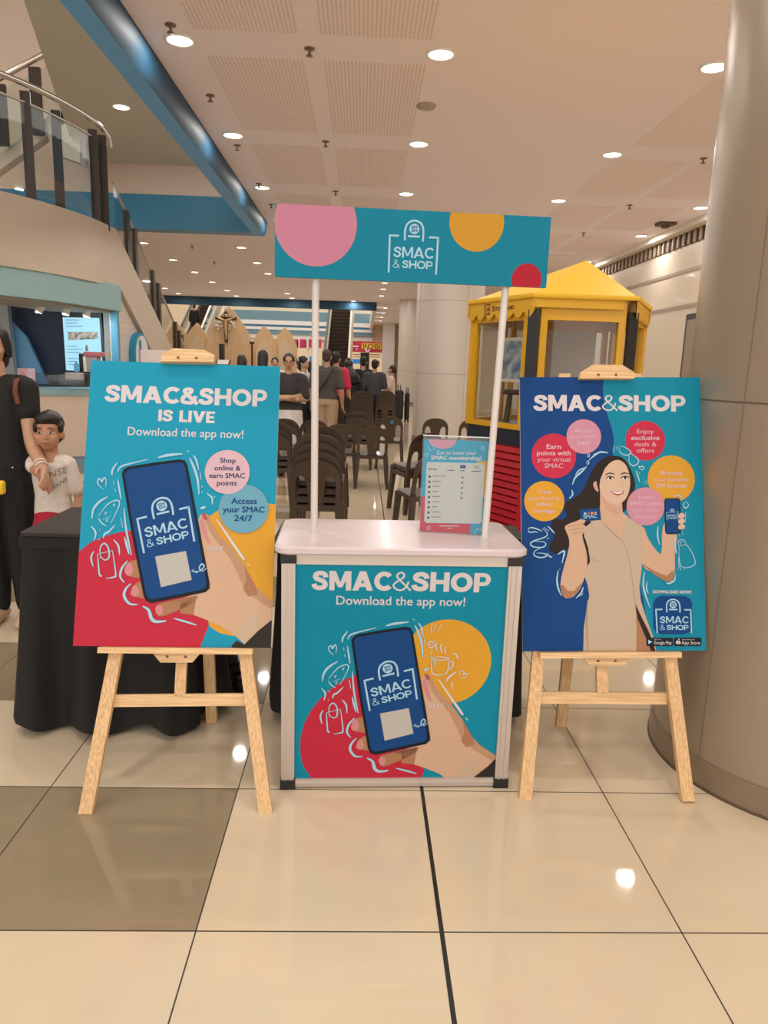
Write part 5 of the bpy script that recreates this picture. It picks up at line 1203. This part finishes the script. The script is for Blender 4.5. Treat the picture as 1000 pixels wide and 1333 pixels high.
MB().lathe([(.13, 0), (.12, .02), (.02, .05), (.018, p.z-.12), (.05, p.z-.1), (.05, p.z-.06)], BRN, (p.x, 15.5, 0), 14).build('stand', t); MB().lathe([(.03, p.z-.06), (.03, p.z)], WHT, (p.x, 15.5, 0), 10).build('candle', t)
# leafy plant
p = on_y(391, 470, 15.2); t = thing('potted_plant', 'dark spiky potted plant behind the woman with folded arms', 'plant', (p.x, 15.2, 0)); LEAF = mat('dark_leaf', (58, 50, 36), .6)
MB().lathe([(.12, 0), (.16, .3), (.15, .3), (.02, .28)], mat('plant_pot', (120, 90, 70), .6), (p.x, 15.2, 0), 16).build('pot', t)
mb = MB(); rnd = random.Random(3); mb.tube([(p.x, 15.2, .25), (p.x, 15.2, 1.25)], .02, LEAF, 6)
for k in range(16):
    a = k*2.4; r = rnd.uniform(.12, .26); h = rnd.uniform(.05, .35); o = Vector((p.x, 15.2, 1.25)); e = o+Vector((r*math.cos(a), r*.6*math.sin(a), h)); w = Vector((-math.sin(a), math.cos(a), 0))*.02
    mid = (o+e)/2+Vector((0, 0, .04)); mb.add([o-w*.5, o+w*.5, mid+w, e, mid-w], [(0, 1, 2, 3, 4)], LEAF)
mb.build('foliage', t)

# ================================================================ ESCALATORS
STEP = mat('escalator_step', (98, 74, 56), .5, .3); STEPD = mat('escalator_riser', (52, 40, 32), .6, .2); BAL = mat('escalator_balustrade', (186, 158, 124), .3, .4); RUB = mat('black_handrail', (40, 34, 30), .4); WHTP = mat('escalator_cream_edge', (240, 222, 196), .4)
def escalator(x0, x1, y0, n, label, rise=.19, run=.34, thick=.55):
    t = thing('escalator', label, 'escalator', ((x0+x1)/2, y0, 0)); L = n*run; H = n*rise
    mb = MB()
    for i in range(n):
        ya, z = y0+i*run, i*rise
        mb.box((x0, ya, z), (x1, ya+.02, z+rise), STEPD); mb.box((x0, ya-.01, z+rise-.03), (x1, ya+run, z+rise), STEP)
    mb.build('step_band', t)
    for s_, x in ((-1, x0), (1, x1)):
        xa, xb = (x-.16, x) if s_ < 0 else (x, x+.16)
        mb = MB(); mb.prism([(xa, y0-.4, 0), (xa, y0+.2, 0), (xa, y0+L, H-.3), (xa, y0+L, H+.35), (xa, y0-.1, .35), (xa, y0-.4, .3)], (xb-xa, 0, 0), BAL); mb.build('skirt', t)
        xm = (xa+xb)/2; mb = MB(); mb.prism([(xm, y0-.1, .35), (xm, y0+L, H+.35), (xm, y0+L, H+.92), (xm, y0-.1, .92)], (.012, 0, 0), GLASS); mb.build('glass_balustrade', t)
        mb = MB(); mb.tube([(xm, y0-.5, .6), (xm, y0-.35, .9), (xm, y0, 1.0), (xm, y0+L, H+1.0)], .05, RUB if s_ < 0 else WHTP, 8); mb.build('handrail', t)
    mb = MB(); mb.prism([(x0-.17, y0+.1, 0), (x0-.17, y0+L, H-.35), (x0-.17, y0+L, H-.9), (x0-.17, y0+1.6, 0)], (x1-x0+.34, 0, 0), WHTP); mb.build('truss', t)
    return t
escalator(-1.66, -.72, 31.0, 26, 'brown stepped escalator rising away behind the left sign pole')
escalator(-8.55, -7.75, 31.5, 26, 'escalator far left rising behind the small wooden arches, carrying a dark figure')

# ================================================================ FAR SHOPS
SRED = mat('shop_red_fascia', (206, 42, 78), .5); SYEL = mat('shop_yellow_board', (250, 198, 60), .5); SWH = mat('shop_white_letter', (246, 230, 224), .5); SIN = glow('lit_shop_interior', (236, 206, 164), .55); SDK = mat('shop_dark_column', (34, 28, 24), .5)
def rectY(mb, u0, u1, v0, v1, y, dy, m):
    a, b, c_, d_ = on_y(u0, v0, y), on_y(u1, v0, y), on_y(u1, v1, y), on_y(u0, v1, y)
    zt, zb = (a.z+b.z)/2, (c_.z+d_.z)/2; mb.box((min(a.x, d_.x), y, zb), (max(b.x, c_.x), y+dy, zt), m); return mb
t = thing('shop_front', 'far shop with crimson and white sign boards behind the woman with folded arms', 'shop front', (-4.3, 45.2, 0))
rectY(MB(), 352, 418, 441, 453, 45.0, .2, SWH).build('sign_board', t)
mb = MB()
for u0, u1 in ((352, 358.5), (382, 387), (390.5, 397.5), (402, 408), (413, 418)): rectY(mb, u0, u1, 441.5, 452.5, 44.96, .05, SRED)
mb.build('sign_print', t)
mb = MB()
for u0, u1 in ((387, 388.2), (397.5, 398.6)): rectY(mb, u0, u1, 442, 452.5, 44.95, .05, SDK)
mb.build('sign_outline_print', t)
mb = MB(); rectY(mb, 340, 418, 453, 503.6, 45.6, .1, SIN); mb.build('interior', t)
mb = MB(); rectY(mb, 400, 402, 453, 496, 45.2, .1, SWH); rectY(mb, 384, 386, 453, 496, 45.2, .1, SWH); mb.build('door_post', t)
mb = MB(); rectY(mb, 403, 415, 464, 474, 45.3, .1, glow('blue_screen', (30, 110, 170), .8)); mb.build('screen', t)
t = thing('shop_front', 'far shop with crimson sign and yellow lettered board right of the brown escalator', 'shop front', (.1, 45.2, 0))
rectY(MB(), 458, 497, 445, 458.5, 45.0, .2, SRED).build('sign_board', t)
rectY(MB(), 471, 496.5, 447, 454.5, 44.9, .1, SYEL).build('name_board', t)
mb = MB(); a, b = on_y(472.5, 453.5, 44.88), on_y(495, 453.8, 44.88); V_, F_ = font_mesh('ROBI', .02); x0, x1 = min(v[0] for v in V_), max(v[0] for v in V_); k = (b.x-a.x)/(x1-x0)
mb.add([(a.x+(x-x0)*k, 44.89, a.z+y*k*.8) for x, y in V_], F_, mat('sign_brown_letter', (150, 96, 20), .5)); mb.build('sign_lettering', t)
MB().prism([on_y(478.5+3.4*math.cos(q*PI/9), 455.5+2.6*math.sin(q*PI/9), 44.86) for q in range(18)], (0, .03, 0), SWH).build('emblem', t)
MB().prism([on_y(478.8+1.4*math.cos(q*PI/9), 454.6+1.8*math.sin(q*PI/9), 44.84) for q in range(18)], (0, .03, 0), SRED).build('emblem_print', t)
mb = MB(); rectY(mb, 458, 467, 450, 451.6, 44.95, .05, SWH); rectY(mb, 464, 465.4, 453, 455.5, 44.95, .05, SWH); mb.build('arrow_print', t)
mb = MB(); rectY(mb, 456, 499, 458.5, 503.6, 45.6, .1, SIN); mb.build('interior', t)
rectY(MB(), 469.5, 480, 459, 500, 45.1, .3, SDK).build('dark_column', t)
rectY(MB(), 459, 469.5, 467.5, 473.5, 45.0, .1, glow('blue_screen', (30, 110, 170), .8)).build('screen', t)
rectY(MB(), 486, 494, 469.5, 477, 45.0, .1, mat('deep_red_board', (150, 16, 32), .5)).build('red_board', t)
mb = MB()
for v in (461, 464): rectY(mb, 482, 495, v, v+1.3, 45.2, .15, mat('shop_shelf_gold', (206, 160, 70), .5)); rectY(mb, 459, 469, v, v+1.1, 45.2, .15, mat('shop_shelf_gold', (206, 160, 70), .5))
mb.build('shelf', t)
# dark bags by the pillar
for i, (u0, u1, v0, v1) in enumerate(((513, 526, 508, 549), (526.5, 534, 511, 549))):
    y = 18.6+.1*i; a, b = on_y(u0, v1, y), on_y(u1, v0, y); w = b.x-a.x
    t = thing('trolley_bag', f'black trolley bag standing beside the far pillar, {("left one with raised handle","right one against the round pillar")[i]}', 'bag', ((a.x+b.x)/2, y, 0), 'black trolley bags')
    MB().rbox((a.x, y, .05), (b.x, y+.28, b.z), mat('black_bag_fabric', (22, 20, 20), .55), .06, seg=4).build('bag_body', t)
    MB().tube([(a.x+w*.35, y+.2, b.z-.02), (a.x+w*.35, y+.2, b.z+.12), (a.x+w*.65, y+.2, b.z+.12), (a.x+w*.65, y+.2, b.z-.02)], .014, KBK, 6).build('handle', t)
    for k in (0.2, .8): MB().tube([(a.x+w*k-.02, y+.14, .045), (a.x+w*k+.02, y+.14, .045)], .045, KBK, 12).build('wheel', t)

# ================================================================ PEOPLE
def _sphere(sub):
    b = bmesh.new(); bmesh.ops.create_icosphere(b, subdivisions=sub, radius=1); v = [x.co.copy() for x in b.verts]; b.free(); return v
SPH = _sphere(2)
class Blob:
    """closed lumps that are fused into one continuous skin"""
    def __init__(s): s.b = bmesh.new()
    def hull(s, pts):
        vs = [s.b.verts.new(p) for p in pts]; r = bmesh.ops.convex_hull(s.b, input=vs)
        bmesh.ops.delete(s.b, geom=[v for v in vs if v.is_valid and not v.link_faces], context='VERTS')
    def cone(s, a, ra, b, rb): a, b = Vector(a), Vector(b); s.hull([a+v*ra for v in SPH]+[b+v*rb for v in SPH]); return s
    def chain(s, pts):
        for (a, ra), (b, rb) in zip(pts, pts[1:]): s.cone(a, ra, b, rb)
        return s
    def ell(s, c, r, M=None):
        c = Vector(c); vs = [Vector((v.x*r[0], v.y*r[1], v.z*r[2])) for v in SPH]
        if M is not None: vs = [M @ v for v in vs]
        s.hull([c+v for v in vs]); return s
    def rings(s, R, n=20):
        """loft of ellipses (z, rx, ry, cy) as convex slices"""
        for (z0, a0, b0, c0), (z1, a1, b1, c1) in zip(R, R[1:]):
            s.hull([Vector((a*math.cos(2*PI*k/n), c+bb*math.sin(2*PI*k/n), z)) for z, a, bb, c in ((z0, a0, b0, c0), (z1, a1, b1, c1)) for k in range(n)])
        return s
    def build(s, name, m, parent, vox, smooth=4, xf=None):
        me = bpy.data.meshes.new('tmp'); s.b.to_mesh(me); s.b.free()
        o = bpy.data.objects.new('tmp', me); COL.objects.link(o)
        r = o.modifiers.new('r', 'REMESH'); r.mode = 'VOXEL'; r.voxel_size = vox; r.use_smooth_shade = True
        if smooth: q = o.modifiers.new('s', 'SMOOTH'); q.factor = .5; q.iterations = smooth
        dg = bpy.context.evaluated_depsgraph_get(); dg.update()
        out = bpy.data.meshes.new_from_object(o.evaluated_get(dg)); bpy.data.objects.remove(o); bpy.data.meshes.remove(me)
        out.name = name; out.materials.clear(); out.materials.append(m)
        for p in out.polygons: p.use_smooth = True
        ob = bpy.data.objects.new(name, out); COL.objects.link(ob); ob.parent = parent; return ob
SKIN = mat('skin', (196, 146, 112), .5, noise=.06, scale=30); SKIN_B = mat('skin_tan', (184, 128, 92), .5); HAIRM = mat('black_hair', (30, 24, 20), .45, noise=.2, scale=60); LIPS = mat('lips', (160, 84, 74), .5); EYEW = mat('eye_white', (226, 216, 206), .3); IRIS = mat('iris_dark', (34, 22, 16), .3)
def person(label, pos, heading, H, top, bottom, skin=None, hair='short', arms=None, sleeve=.5, hem=.47, style='trousers', vox=.012, fat=1.0, face=False, shoes=None, turn=0.0, child=False, lean=0.0, hairmat=None, group=None, nod=0.0, legs=True):
    t = thing('person', label, 'person', tuple(pos), group); t.rotation_euler = (0, 0, heading)
    sk = skin or SKIN; h = lambda *p: Vector(p)*H
    hs = 1.3 if child else 1.0                                    # head size factor
    Rz = Matrix.Rotation(turn, 3, 'Z') @ Matrix.Rotation(nod, 3, 'X')
    neck = h(0, -.002-lean*.1, .845); hz = .93 if not child else .905
    HC = h(0, -.004-lean*.12, hz)
    hp = lambda x, y, z: HC+Rz @ (Vector((x, y, z-.93))*H*hs)       # head points given around z = .93
    hr = lambda *r: tuple(x*H*hs for x in r)
    shz = .805 if not child else .775; sw = .098*fat if not child else .074
    B = Blob()
    # trunk
    B.ell(h(0, 0, .53), hr(.088*fat/hs, .062*fat/hs, .075/hs)).ell(h(0, -lean*.03, .62), hr(.078*fat/hs, .058*fat/hs, .11/hs)).ell(h(0, -lean*.07, .72), hr(.092*fat/hs, .06*fat/hs, .105/hs))
    B.cone(h(-sw+.02, -lean*.09, shz), .032*H*fat, h(sw-.02, -lean*.09, shz), .032*H*fat)
    B.cone(h(0, .004-lean*.09, shz), .036*H, neck+Vector((0, 0, .02*H)), .031*H)
    # head
    rot = Rz.to_3x3()
    B.ell(hp(0, .010, .950), hr(.043, .052, .048), rot).ell(hp(0, -.010, .915), hr(.036, .042, .046), rot).ell(hp(0, -.022, .889), hr(.022, .026, .022), rot)
    nk = .72 if child else 1.0
    B.cone(hp(0, -.046, .932), .006*H*hs*nk, hp(0, -.058 if not child else -.052, .911), .0085*H*hs*nk); B.ell(hp(0, -.048, .893), hr(.012, .008, .006), rot)
    for s_ in (-1, 1):
        B.ell(hp(s_*.044, .004, .920), hr(.006, .013, .018), rot); B.ell(hp(s_*.018, -.042, .942), hr(.013, .008, .006), rot); B.ell(hp(s_*.024, -.034, .912), hr(.014, .014, .014), rot)
        if child: B.ell(hp(s_*.020, -.026, .903), hr(.019, .020, .019), rot)
    # legs
    hw = .047*fat; hipz = .50; kn = .28; 
    if legs:
        for s_ in (-1, 1):
            B.chain([(h(s_*hw, .0, hipz), .058*H*fat), (h(s_*hw*1.05, -.006, kn), .038*H*fat), (h(s_*hw*1.05, .012, .17), .036*H*fat), (h(s_*hw*1.05, .014, .045), .024*H)])
            B.chain([(h(s_*hw*1.05, .022, .026), .024*H), (h(s_*hw*1.15, -.05, .022), .020*H), (h(s_*hw*1.2, -.085, .016), .015*H)])
    # arms and hands
    A = {}
    dflt = {-1: ((-sw-.035, .012, .63), (-sw-.045, -.02, .475)), 1: ((sw+.035, .012, .63), (sw+.045, -.02, .475))}
    for s_ in (-1, 1):
        S = h(s_*sw, -lean*.09, shz-.012); E, Wp = (arms or {}).get(s_, dflt[s_]); E, Wp = h(*E), h(*Wp); A[s_] = (S, E, Wp)
        B.chain([(S, .034*H*fat), (S.lerp(E, .5), .030*H*fat), (E, .0245*H*fat), (E.lerp(Wp, .35), .026*H*fat), (Wp, .0165*H)])
        d = (Wp-E).normalized(); side = d.cross(Vector((s_, -.35, 0))); side = side.normalized() if side.length > .1 else Vector((0, -1, 0)); pn = side.cross(d)*(-s_)
        K = Wp+d*.052*H; B.chain([(Wp, .0155*H), (Wp+d*.02*H, .017*H)])
        B.hull([Wp+d*q*H+side*w*H+pn*o*H for q, w in ((.008, -.016), (.008, .016), (.055, -.021), (.055, .021)) for o in (-.008, .008)])
        for k, ln in enumerate((.038, .044, .041, .032)):
            o = K+side*(.018-.012*k)*H; m = o+d*ln*.5*H+pn*.008*H; e = m+d*ln*.42*H+pn*.016*H
            B.chain([(o, .0062*H), (m, .0057*H), (e, .0048*H)])
        B.chain([(Wp+d*.016*H+side*.014*H, .0078*H), (Wp+d*.034*H+side*.032*H+pn*.006*H, .0066*H), (Wp+d*.054*H+side*.034*H+pn*.014*H, .0052*H)])
    B.build('body', sk, t, vox, 3 if vox > .008 else 4)
    # hair
    hm = hairmat or HAIRM; B = Blob()
    if hair == 'veil':
        B.ell(hp(0, .018, .948), hr(.056, .06, .064), rot).cone(hp(0, .03, .90), .05*H, h(0, .02, .80), .075*H).ell(h(0, .01, .77), hr(.125, .075, .07))
    else:
        B.ell(hp(0, .017, .958), hr(.0475, .054, .049), rot).ell(hp(0, .030, .925), hr(.043, .036, .045), rot)
        if hair == 'crop': B.ell(hp(0, -.010, .975), hr(.043, .043, .026), rot)
        if hair in ('short', 'crop'):
            for s_ in (-1, 1): B.ell(hp(s_*.041, -.004, .945), hr(.007, .02, .02), rot)
        if hair in ('tied', 'bun'):
            for s_ in (-1, 1): B.ell(hp(s_*.038, -.012, .955), hr(.012, .025, .022), rot)
            B.ell(hp(0, .068, .945 if hair == 'tied' else .985), hr(.022, .022, .022), rot)
            if hair == 'tied': B.cone(hp(0, .075, .94), .016*H, hp(0, .085, .885), .009*H)
        if hair == 'long': B.cone(hp(0, .03, .94), .048*H, hp(0, .045, .86), .046*H).cone(hp(0, .045, .86), .046*H, h(0, .052, .76), .035*H)
        if hair == 'bob':
            for s_ in (-1, 1): B.chain([(hp(s_*.036, -.012, .965), .016*H), (hp(s_*.044, -.004, .93), .014*H), (hp(s_*.045, .004, .90), .011*H)])
            B.cone(hp(0, .03, .94), .045*H, hp(0, .035, .885), .04*H)
    B.build('hair' if hair != 'veil' else 'head_veil', hm, t, vox*.8, 3)
    # clothing
    g = .011
    B = Blob(); f = fat
    R = [(hem*H, (.098*f+g*.6)*H, (.07*f+g*.6)*H, 0), (.56*H, (.092*f+g*.5)*H, (.066*f+g*.5)*H, 0), (.62*H, (.084*f+g*.5)*H, (.062*f+g*.5)*H, -lean*.03*H), (.70*H, (.094*f+g*.5)*H, (.064*f+g*.5)*H, -lean*.06*H), (.765*H, (.097*f+g*.4)*H, (.058*f+g*.4)*H, -lean*.08*H)]
    B.rings(R)
    B.cone(h(-sw+.015, -lean*.09, shz-.004), (.036*f+.006)*H, h(sw-.015, -lean*.09, shz-.004), (.036*f+.006)*H)
    B.ell(h(0, -lean*.085, shz-.03), hr(.095*f/hs, .06*f/hs, .055/hs))
    for s_ in (-1, 1):
        S, E, Wp = A[s_]; q = min(1, sleeve*2); e1 = S.lerp(E, q); rr = (.040*f+.004, .036*f+.004)
        B.cone(S, rr[0]*H, e1, rr[1]*H)
        if sleeve > .5: B.cone(E, rr[1]*H, E.lerp(Wp, (sleeve-.5)*2), .027*H)
    B.build('shirt', top, t, vox, 3)
    B = Blob()
    if style == 'skirt':
        B.rings([(.60*H, .082*f*H, .062*f*H, 0), (.52*H, .102*f*H, .078*f*H, 0), (.40*H, .108*f*H, .085*f*H, 0), (.25*H, .112*f*H, .095*f*H, 0)])
    else:
        lo = .045 if style == 'trousers' else .30
        B.rings([(.585*H, (.085*f+.006)*H, (.062*f+.006)*H, 0), (.52*H, (.095*f+.006)*H, (.070*f+.006)*H, 0), (.47*H, (.096*f+.006)*H, (.072*f+.006)*H, 0)])
        for s_ in (-1, 1):
            p = [(h(s_*hw, 0, .48), (.058*f+.008)*H), (h(s_*hw*1.07, -.004, .30), (.042*f+.011)*H)]
            if style == 'trousers': p += [(h(s_*hw*1.07, .010, .17), (.038*f+.011)*H), (h(s_*hw*1.07, .012, .06), .037*H)]
            else: p[1] = (h(s_*hw*1.1, -.004, .33), (.05*f+.012)*H)
            B.chain(p)
    if legs or style == 'skirt': B.build({'skirt': 'skirt', 'shorts': 'shorts'}.get(style, 'trousers'), bottom, t, vox, 3)
    if legs:
        for s_ in (-1, 1):
            B = Blob(); B.chain([(h(s_*hw*1.05, .024, .028), .030*H), (h(s_*hw*1.15, -.05, .022), .026*H), (h(s_*hw*1.2, -.09, .018), .019*H)]); B.build('shoe', shoes or KBK, t, vox, 2)
    if face:
        mb = MB(); mbi = MB(); mbb = MB(); 
        for s_ in (-1, 1):
            mb.ball(hp(s_*.018, -.0455, .929), hr(.0080, .0038, .0036), EYEW, 2, None); mbi.ball(hp(s_*.018, -.0488, .929), hr(.0046, .0022, .0036), IRIS)
            a, b, c_ = hp(s_*.008, -.0520, .9425), hp(s_*.018, -.0515, .9455), hp(s_*.029, -.0450, .9415); mbb.tube([a, b, c_], [.0016*H, .0024*H, .001*H], hm, 8)
        mb.build('eye', t, local=True); mbi.build('iris', t, local=True); mbb.build('eyebrow', t, local=True)
        mb = MB(); mb.tube([hp(-.014, -.0505, .8935), hp(-.006, -.0548, .8965), hp(0, -.0555, .8955), hp(.006, -.0548, .8965), hp(.014, -.0505, .8935)], [.001*H, .0026*H, .0028*H, .0026*H, .001*H], LIPS, 8)
        mb.tube([hp(-.011, -.0515, .8915), hp(0, -.0550, .889), hp(.011, -.0515, .8915)], [.001*H, .003*H, .001*H], LIPS, 8); mb.build('lips', t, local=True)
    return t, hp, A
def fab(n, rgb, **k): return mat('cloth_'+n, rgb, .8, noise=.10, scale=35, bump=.05, **k)
SH = fab('charcoal', (54, 48, 46)); BLKF = fab('black', (22, 19, 17)); BLUEBK = fab('black_denim', (20, 18, 19)); CREAMF = fab('cream_tee', (220, 200, 182)); REDF = fab('red_shorts', (176, 26, 48)); WHF = fab('white', (226, 212, 200)); BEIGE = fab('beige_trousers', (188, 154, 120)); GREYP = fab('grey_polo', (84, 76, 66)); PINKF = fab('magenta_shirt', (208, 40, 78)); SLATE = fab('slate_tee', (66, 64, 66)); PALEP = fab('pale_pink_top', (224, 190, 172)); BURG = mat('wine_strap', (104, 44, 28), .6)

# mother and boy by the dessert kiosk
W0 = Vector((-1.80, 3.62, 0)); Hm = 1.515
q = lambda u, v, y: on_y(u, v, y)
def lp(p, pos, Hh, ang): v = Matrix.Rotation(-ang, 3, 'Z') @ (Vector(p)-Vector(pos)); return tuple(v/Hh)
eL, wL = q(41, 575, 3.58), q(54, 607, 3.46)
mother, mhp, mA = person('woman in black tee and jeans at the left edge, holding the hand of a boy', W0, .12, Hm, BLKF, BLUEBK, hair='bob', sleeve=.22, hem=.53,
    arms={1: (lp(eL, W0, Hm, .12), lp(wL, W0, Hm, .12)), -1: ((-.15, -.02, .62), (-.06, -.13, .49))}, vox=.007, fat=.92, face=True, turn=.12, shoes=mat('tan_sandal', (196, 160, 124), .6))
mb = MB(); mb.tube([Vector(p)*Hm for p in ((.088, -.075, .748), (.080, -.072, .785), (.076, -.046, .818), (.078, .03, .830), (.084, .072, .76))], .012, BURG, 8); mb.build('shoulder_strap', mother, local=True)
S, E, Wp = mA[1]; d = (Wp-E).normalized(); mb = MB()
for k in (.012, -.012): 
    r0 = .028; n1 = d.cross(Vector((0, 0, 1))).normalized(); n2 = d.cross(n1); c0 = Wp-d*(.012-k)
    mb.tube([c0+n1*r0*math.cos(2*PI*i/16)+n2*r0*math.sin(2*PI*i/16) for i in range(17)], .004, mat('pearl_bracelet', (232, 214, 194), .3), 6, False)
mb.build('bracelet', mother, local=True)
mb = MB(); mb.ball(Vector((.002, -.083, .548))*Hm, .008, EYEW); mb.ball(Vector((.058, -.076, .545))*Hm, .004, EYEW); mb.build('trouser_button', mother, local=True)
p = q(1, 634, 3.36); single('snack_pack', MB().rbox(p-Vector((.03, .02, .035)), p+Vector((.018, .02, .03)), mat('yellow_packet', (240, 190, 40), .4), .012, seg=3), 'yellow snack packet held in the hand of the woman in black', 'packet')
B0 = Vector((-1.53, 3.56, 0)); Hb = 1.105
boy, bhp, bA = person('boy in cream tee and red shorts holding the hand of the woman in black', B0, -.02, Hb, CREAMF, REDF, hair='crop', sleeve=.36, hem=.445, style='shorts', child=True, vox=.006, fat=.86, face=True, turn=.18, nod=-.06,
    arms={-1: (lp(q(43, 608, 3.52), B0, Hb, -.02), lp(q(56, 622, 3.47), B0, Hb, -.02)), 1: ((.112, .01, .61), (.118, -.01, .47))}, shoes=mat('boy_shoe', (120, 110, 104), .6), skin=SKIN_B)
# print across the tee, laid on the cloth
shirt = [c for c in boy.children if c.name.startswith('shirt')][0]; me = shirt.data
bv = BVHTree.FromPolygons([v.co.copy() for v in me.vertices], [tuple(p.vertices) for p in me.polygons]); mb = MB()
for txt, x0, x1, z0, k in (('KENSE', -.035, .085, .69, .040), ('JEANS', .02, .08, .65, .028)):
    V_, F_ = font_mesh(txt, .01); a, b = min(v[0] for v in V_), max(v[0] for v in V_); vs = []
    for x, y in V_:
        X = (x0+(x-a)/(b-a)*(x1-x0))*Hb; Z = (z0+y*k+.12*(x-a)/(b-a)*.35)*Hb; hit = bv.ray_cast(Vector((X, -1, Z)), Vector((0, 1, 0)))[0]; vs.append((X, (hit.y if hit else -.09)-.0025, Z))
    mb.add(vs, F_, mat('tee_print_grey', (150, 132, 116), .7))
mb.build('shirt_lettering', boy, local=True)

# people by the rows of chairs
def stand(u, vtop, y, heading, **k):
    pass
def at_px(u, y): p = on_y(u, 520, y); return Vector((p.x, y, 0))
def Hof(u, v, y): return on_y(u, v, y).z
p = at_px(376, 9.0)
wmn, whp, _ = person('woman in charcoal V neck tee and white skirt with folded arms beside the left poster', p, .05, 1.50, SH, WHF, hair='bun', style='skirt', hem=.545, sleeve=.42, face=True, fat=1.12, vox=.010,
    arms={-1: ((-.135, -.03, .63), (.045, -.125, .655)), 1: ((.135, -.03, .635), (-.045, -.135, .64))}, shoes=KBK)
mb = MB(); hh = 1.5
for s_ in (-1, 1):
    pts = [whp(s_*.018+.0135*math.cos(2*PI*k/16), -.056, .928+.0095*math.sin(2*PI*k/16)) for k in range(17)]; mb.tube(pts, .0028, mat('red_glasses_frame', (150, 40, 40), .4), 6, False)
    mb.tube([whp(s_*.031, -.055, .93), whp(s_*.046, 0, .928)], .0025, mat('red_glasses_frame', (150, 40, 40), .4), 6)
mb.tube([whp(-.0045, -.057, .93), whp(.0045, -.057, .93)], .0025, mat('red_glasses_frame', (150, 40, 40), .4), 6); mb.build('glasses', wmn, local=True)
y = 11.5; gm, _, gA = person('man in grey polo and beige trousers seen from behind, black strap across his back', at_px(425, y), PI-.15, Hof(425, 455, y), GREYP, BEIGE, hair='short', hem=.52, sleeve=.42, fat=1.12, hairmat=mat('greying_hair', (72, 56, 46), .6, noise=.4, scale=80), shoes=KBK)
Hh = Hof(425, 455, y); mb = MB(); pts = [Vector(v)*Hh for v in ((-.075, .065, .82), (-.05, .085, .76), (0, .092, .68), (.06, .088, .60), (.10, .07, .55))]; mb.tube(pts, .012, KBK, 6); mb.build('shoulder_strap', gm, local=True)
y = 12.4; person('person in magenta shirt just behind the man in grey polo', at_px(437, y), PI-.3, Hof(437, 458, y), PINKF, BLUEBK, sleeve=.45, hem=.46, fat=1.05, shoes=KBK)
y = 13.4; person('person in black veil and black dress behind the man in magenta', at_px(457, y), PI+.5, Hof(457, 469, y), BLKF, BLKF, hair='veil', style='skirt', sleeve=.95, hem=.48, fat=1.15, lean=.8, shoes=KBK)
y = 17.0; STR = bpy.data.materials.new('pink_striped_cloth'); STR.use_nodes = True
def stripes():
    nt = STR.node_tree; N = nt.nodes; L = nt.links; b = N['Principled BSDF']; tc = N.new('ShaderNodeTexCoord'); sp = N.new('ShaderNodeSeparateXYZ'); L.new(tc.outputs['Object'], sp.inputs[0])
    m = N.new('ShaderNodeMath'); m.operation = 'MULTIPLY'; m.inputs[1].default_value = 11; L.new(sp.outputs[2], m.inputs[0]); f = N.new('ShaderNodeMath'); f.operation = 'FRACT'; L.new(m.outputs[0], f.inputs[0]); g = N.new('ShaderNodeMath'); g.operation = 'LESS_THAN'; g.inputs[1].default_value = .5; L.new(f.outputs[0], g.inputs[0])
    x = N.new('ShaderNodeMix'); x.data_type = 'RGBA'; x.inputs[6].default_value = col(232, 200, 196); x.inputs[7].default_value = col(196, 60, 90); L.new(g.outputs[0], x.inputs[0]); L.new(x.outputs[2], b.inputs['Base Color'])
stripes()
person('person in pink and white striped top beyond the black veiled figure', at_px(453, y), .6, Hof(453, 466, y), STR, BLUEBK, hair='long', sleeve=.4, shoes=KBK)
y = 14.6; person('man in plain black tee seen from behind at the end of the aisle', at_px(472, y), PI, Hof(472, 464, y), BLKF, SLATE, sleeve=.42, hem=.50, fat=1.05, shoes=KBK)
y = 14.4; person('man in dark slate tee seen from behind next to the man in black', at_px(487, y), PI-.1, Hof(487, 468, y), SLATE, BLKF, sleeve=.42, hem=.47, fat=1.08, shoes=KBK)
y = 15.6; wp, php, _ = person('woman in pale pink top, masked, hair tied, looking at her phone by the pier', at_px(508, y), -PI/2+.1, Hof(508, 475, y), PALEP, BLKF, hair='tied', sleeve=.4, hem=.46, nod=-.3,
    arms={-1: ((-.12, -.05, .65), (-.06, -.16, .70)), 1: ((.12, -.05, .65), (.06, -.16, .70))}, shoes=KBK)
B = Blob(); B.ell(php(0, -.036, .898), tuple(x*Hof(508, 475, y) for x in (.030, .026, .024))); B.build('face_mask', mat('blue_mask', (206, 204, 208), .6), wp, .008, 2)
y = 10.4; person('dark haired person seen from behind above the middle of the left poster edge', at_px(315, y), PI+.3, Hof(315, 462, y), BLKF, BLUEBK, hair='long', sleeve=.45, shoes=KBK)
y = 10.0; person('person with long black hair seen from behind near the right end of the left poster', at_px(343, y), PI, Hof(343, 456, y), SH, BLUEBK, hair='long', sleeve=.45, shoes=KBK)
y = 14.2; person('distant person facing us between two wooden arches', at_px(358, y), 0, Hof(358, 465, y), WHF, BLUEBK, sleeve=.45, shoes=KBK)
y = 11.6; person('person in white shirt and black trousers behind the woman with folded arms', at_px(395, y), 1.2, Hof(395, 464, y), WHF, BLKF, sleeve=.8, hem=.50, nod=.3, shoes=KBK)
y = 12.6; person('person in white blouse half hidden behind the left sign pole', at_px(404, y), PI+.4, Hof(404, 470, y), WHF, BLKF, hair='long', sleeve=.45, hem=.50, shoes=KBK)
p = Vector((-8.15, 31.5+.34*12+.2, .19*13)); person('dark dressed person riding the far left escalator', p, PI, 1.62, BLKF, BLKF, sleeve=.9, vox=.02, shoes=KBK)
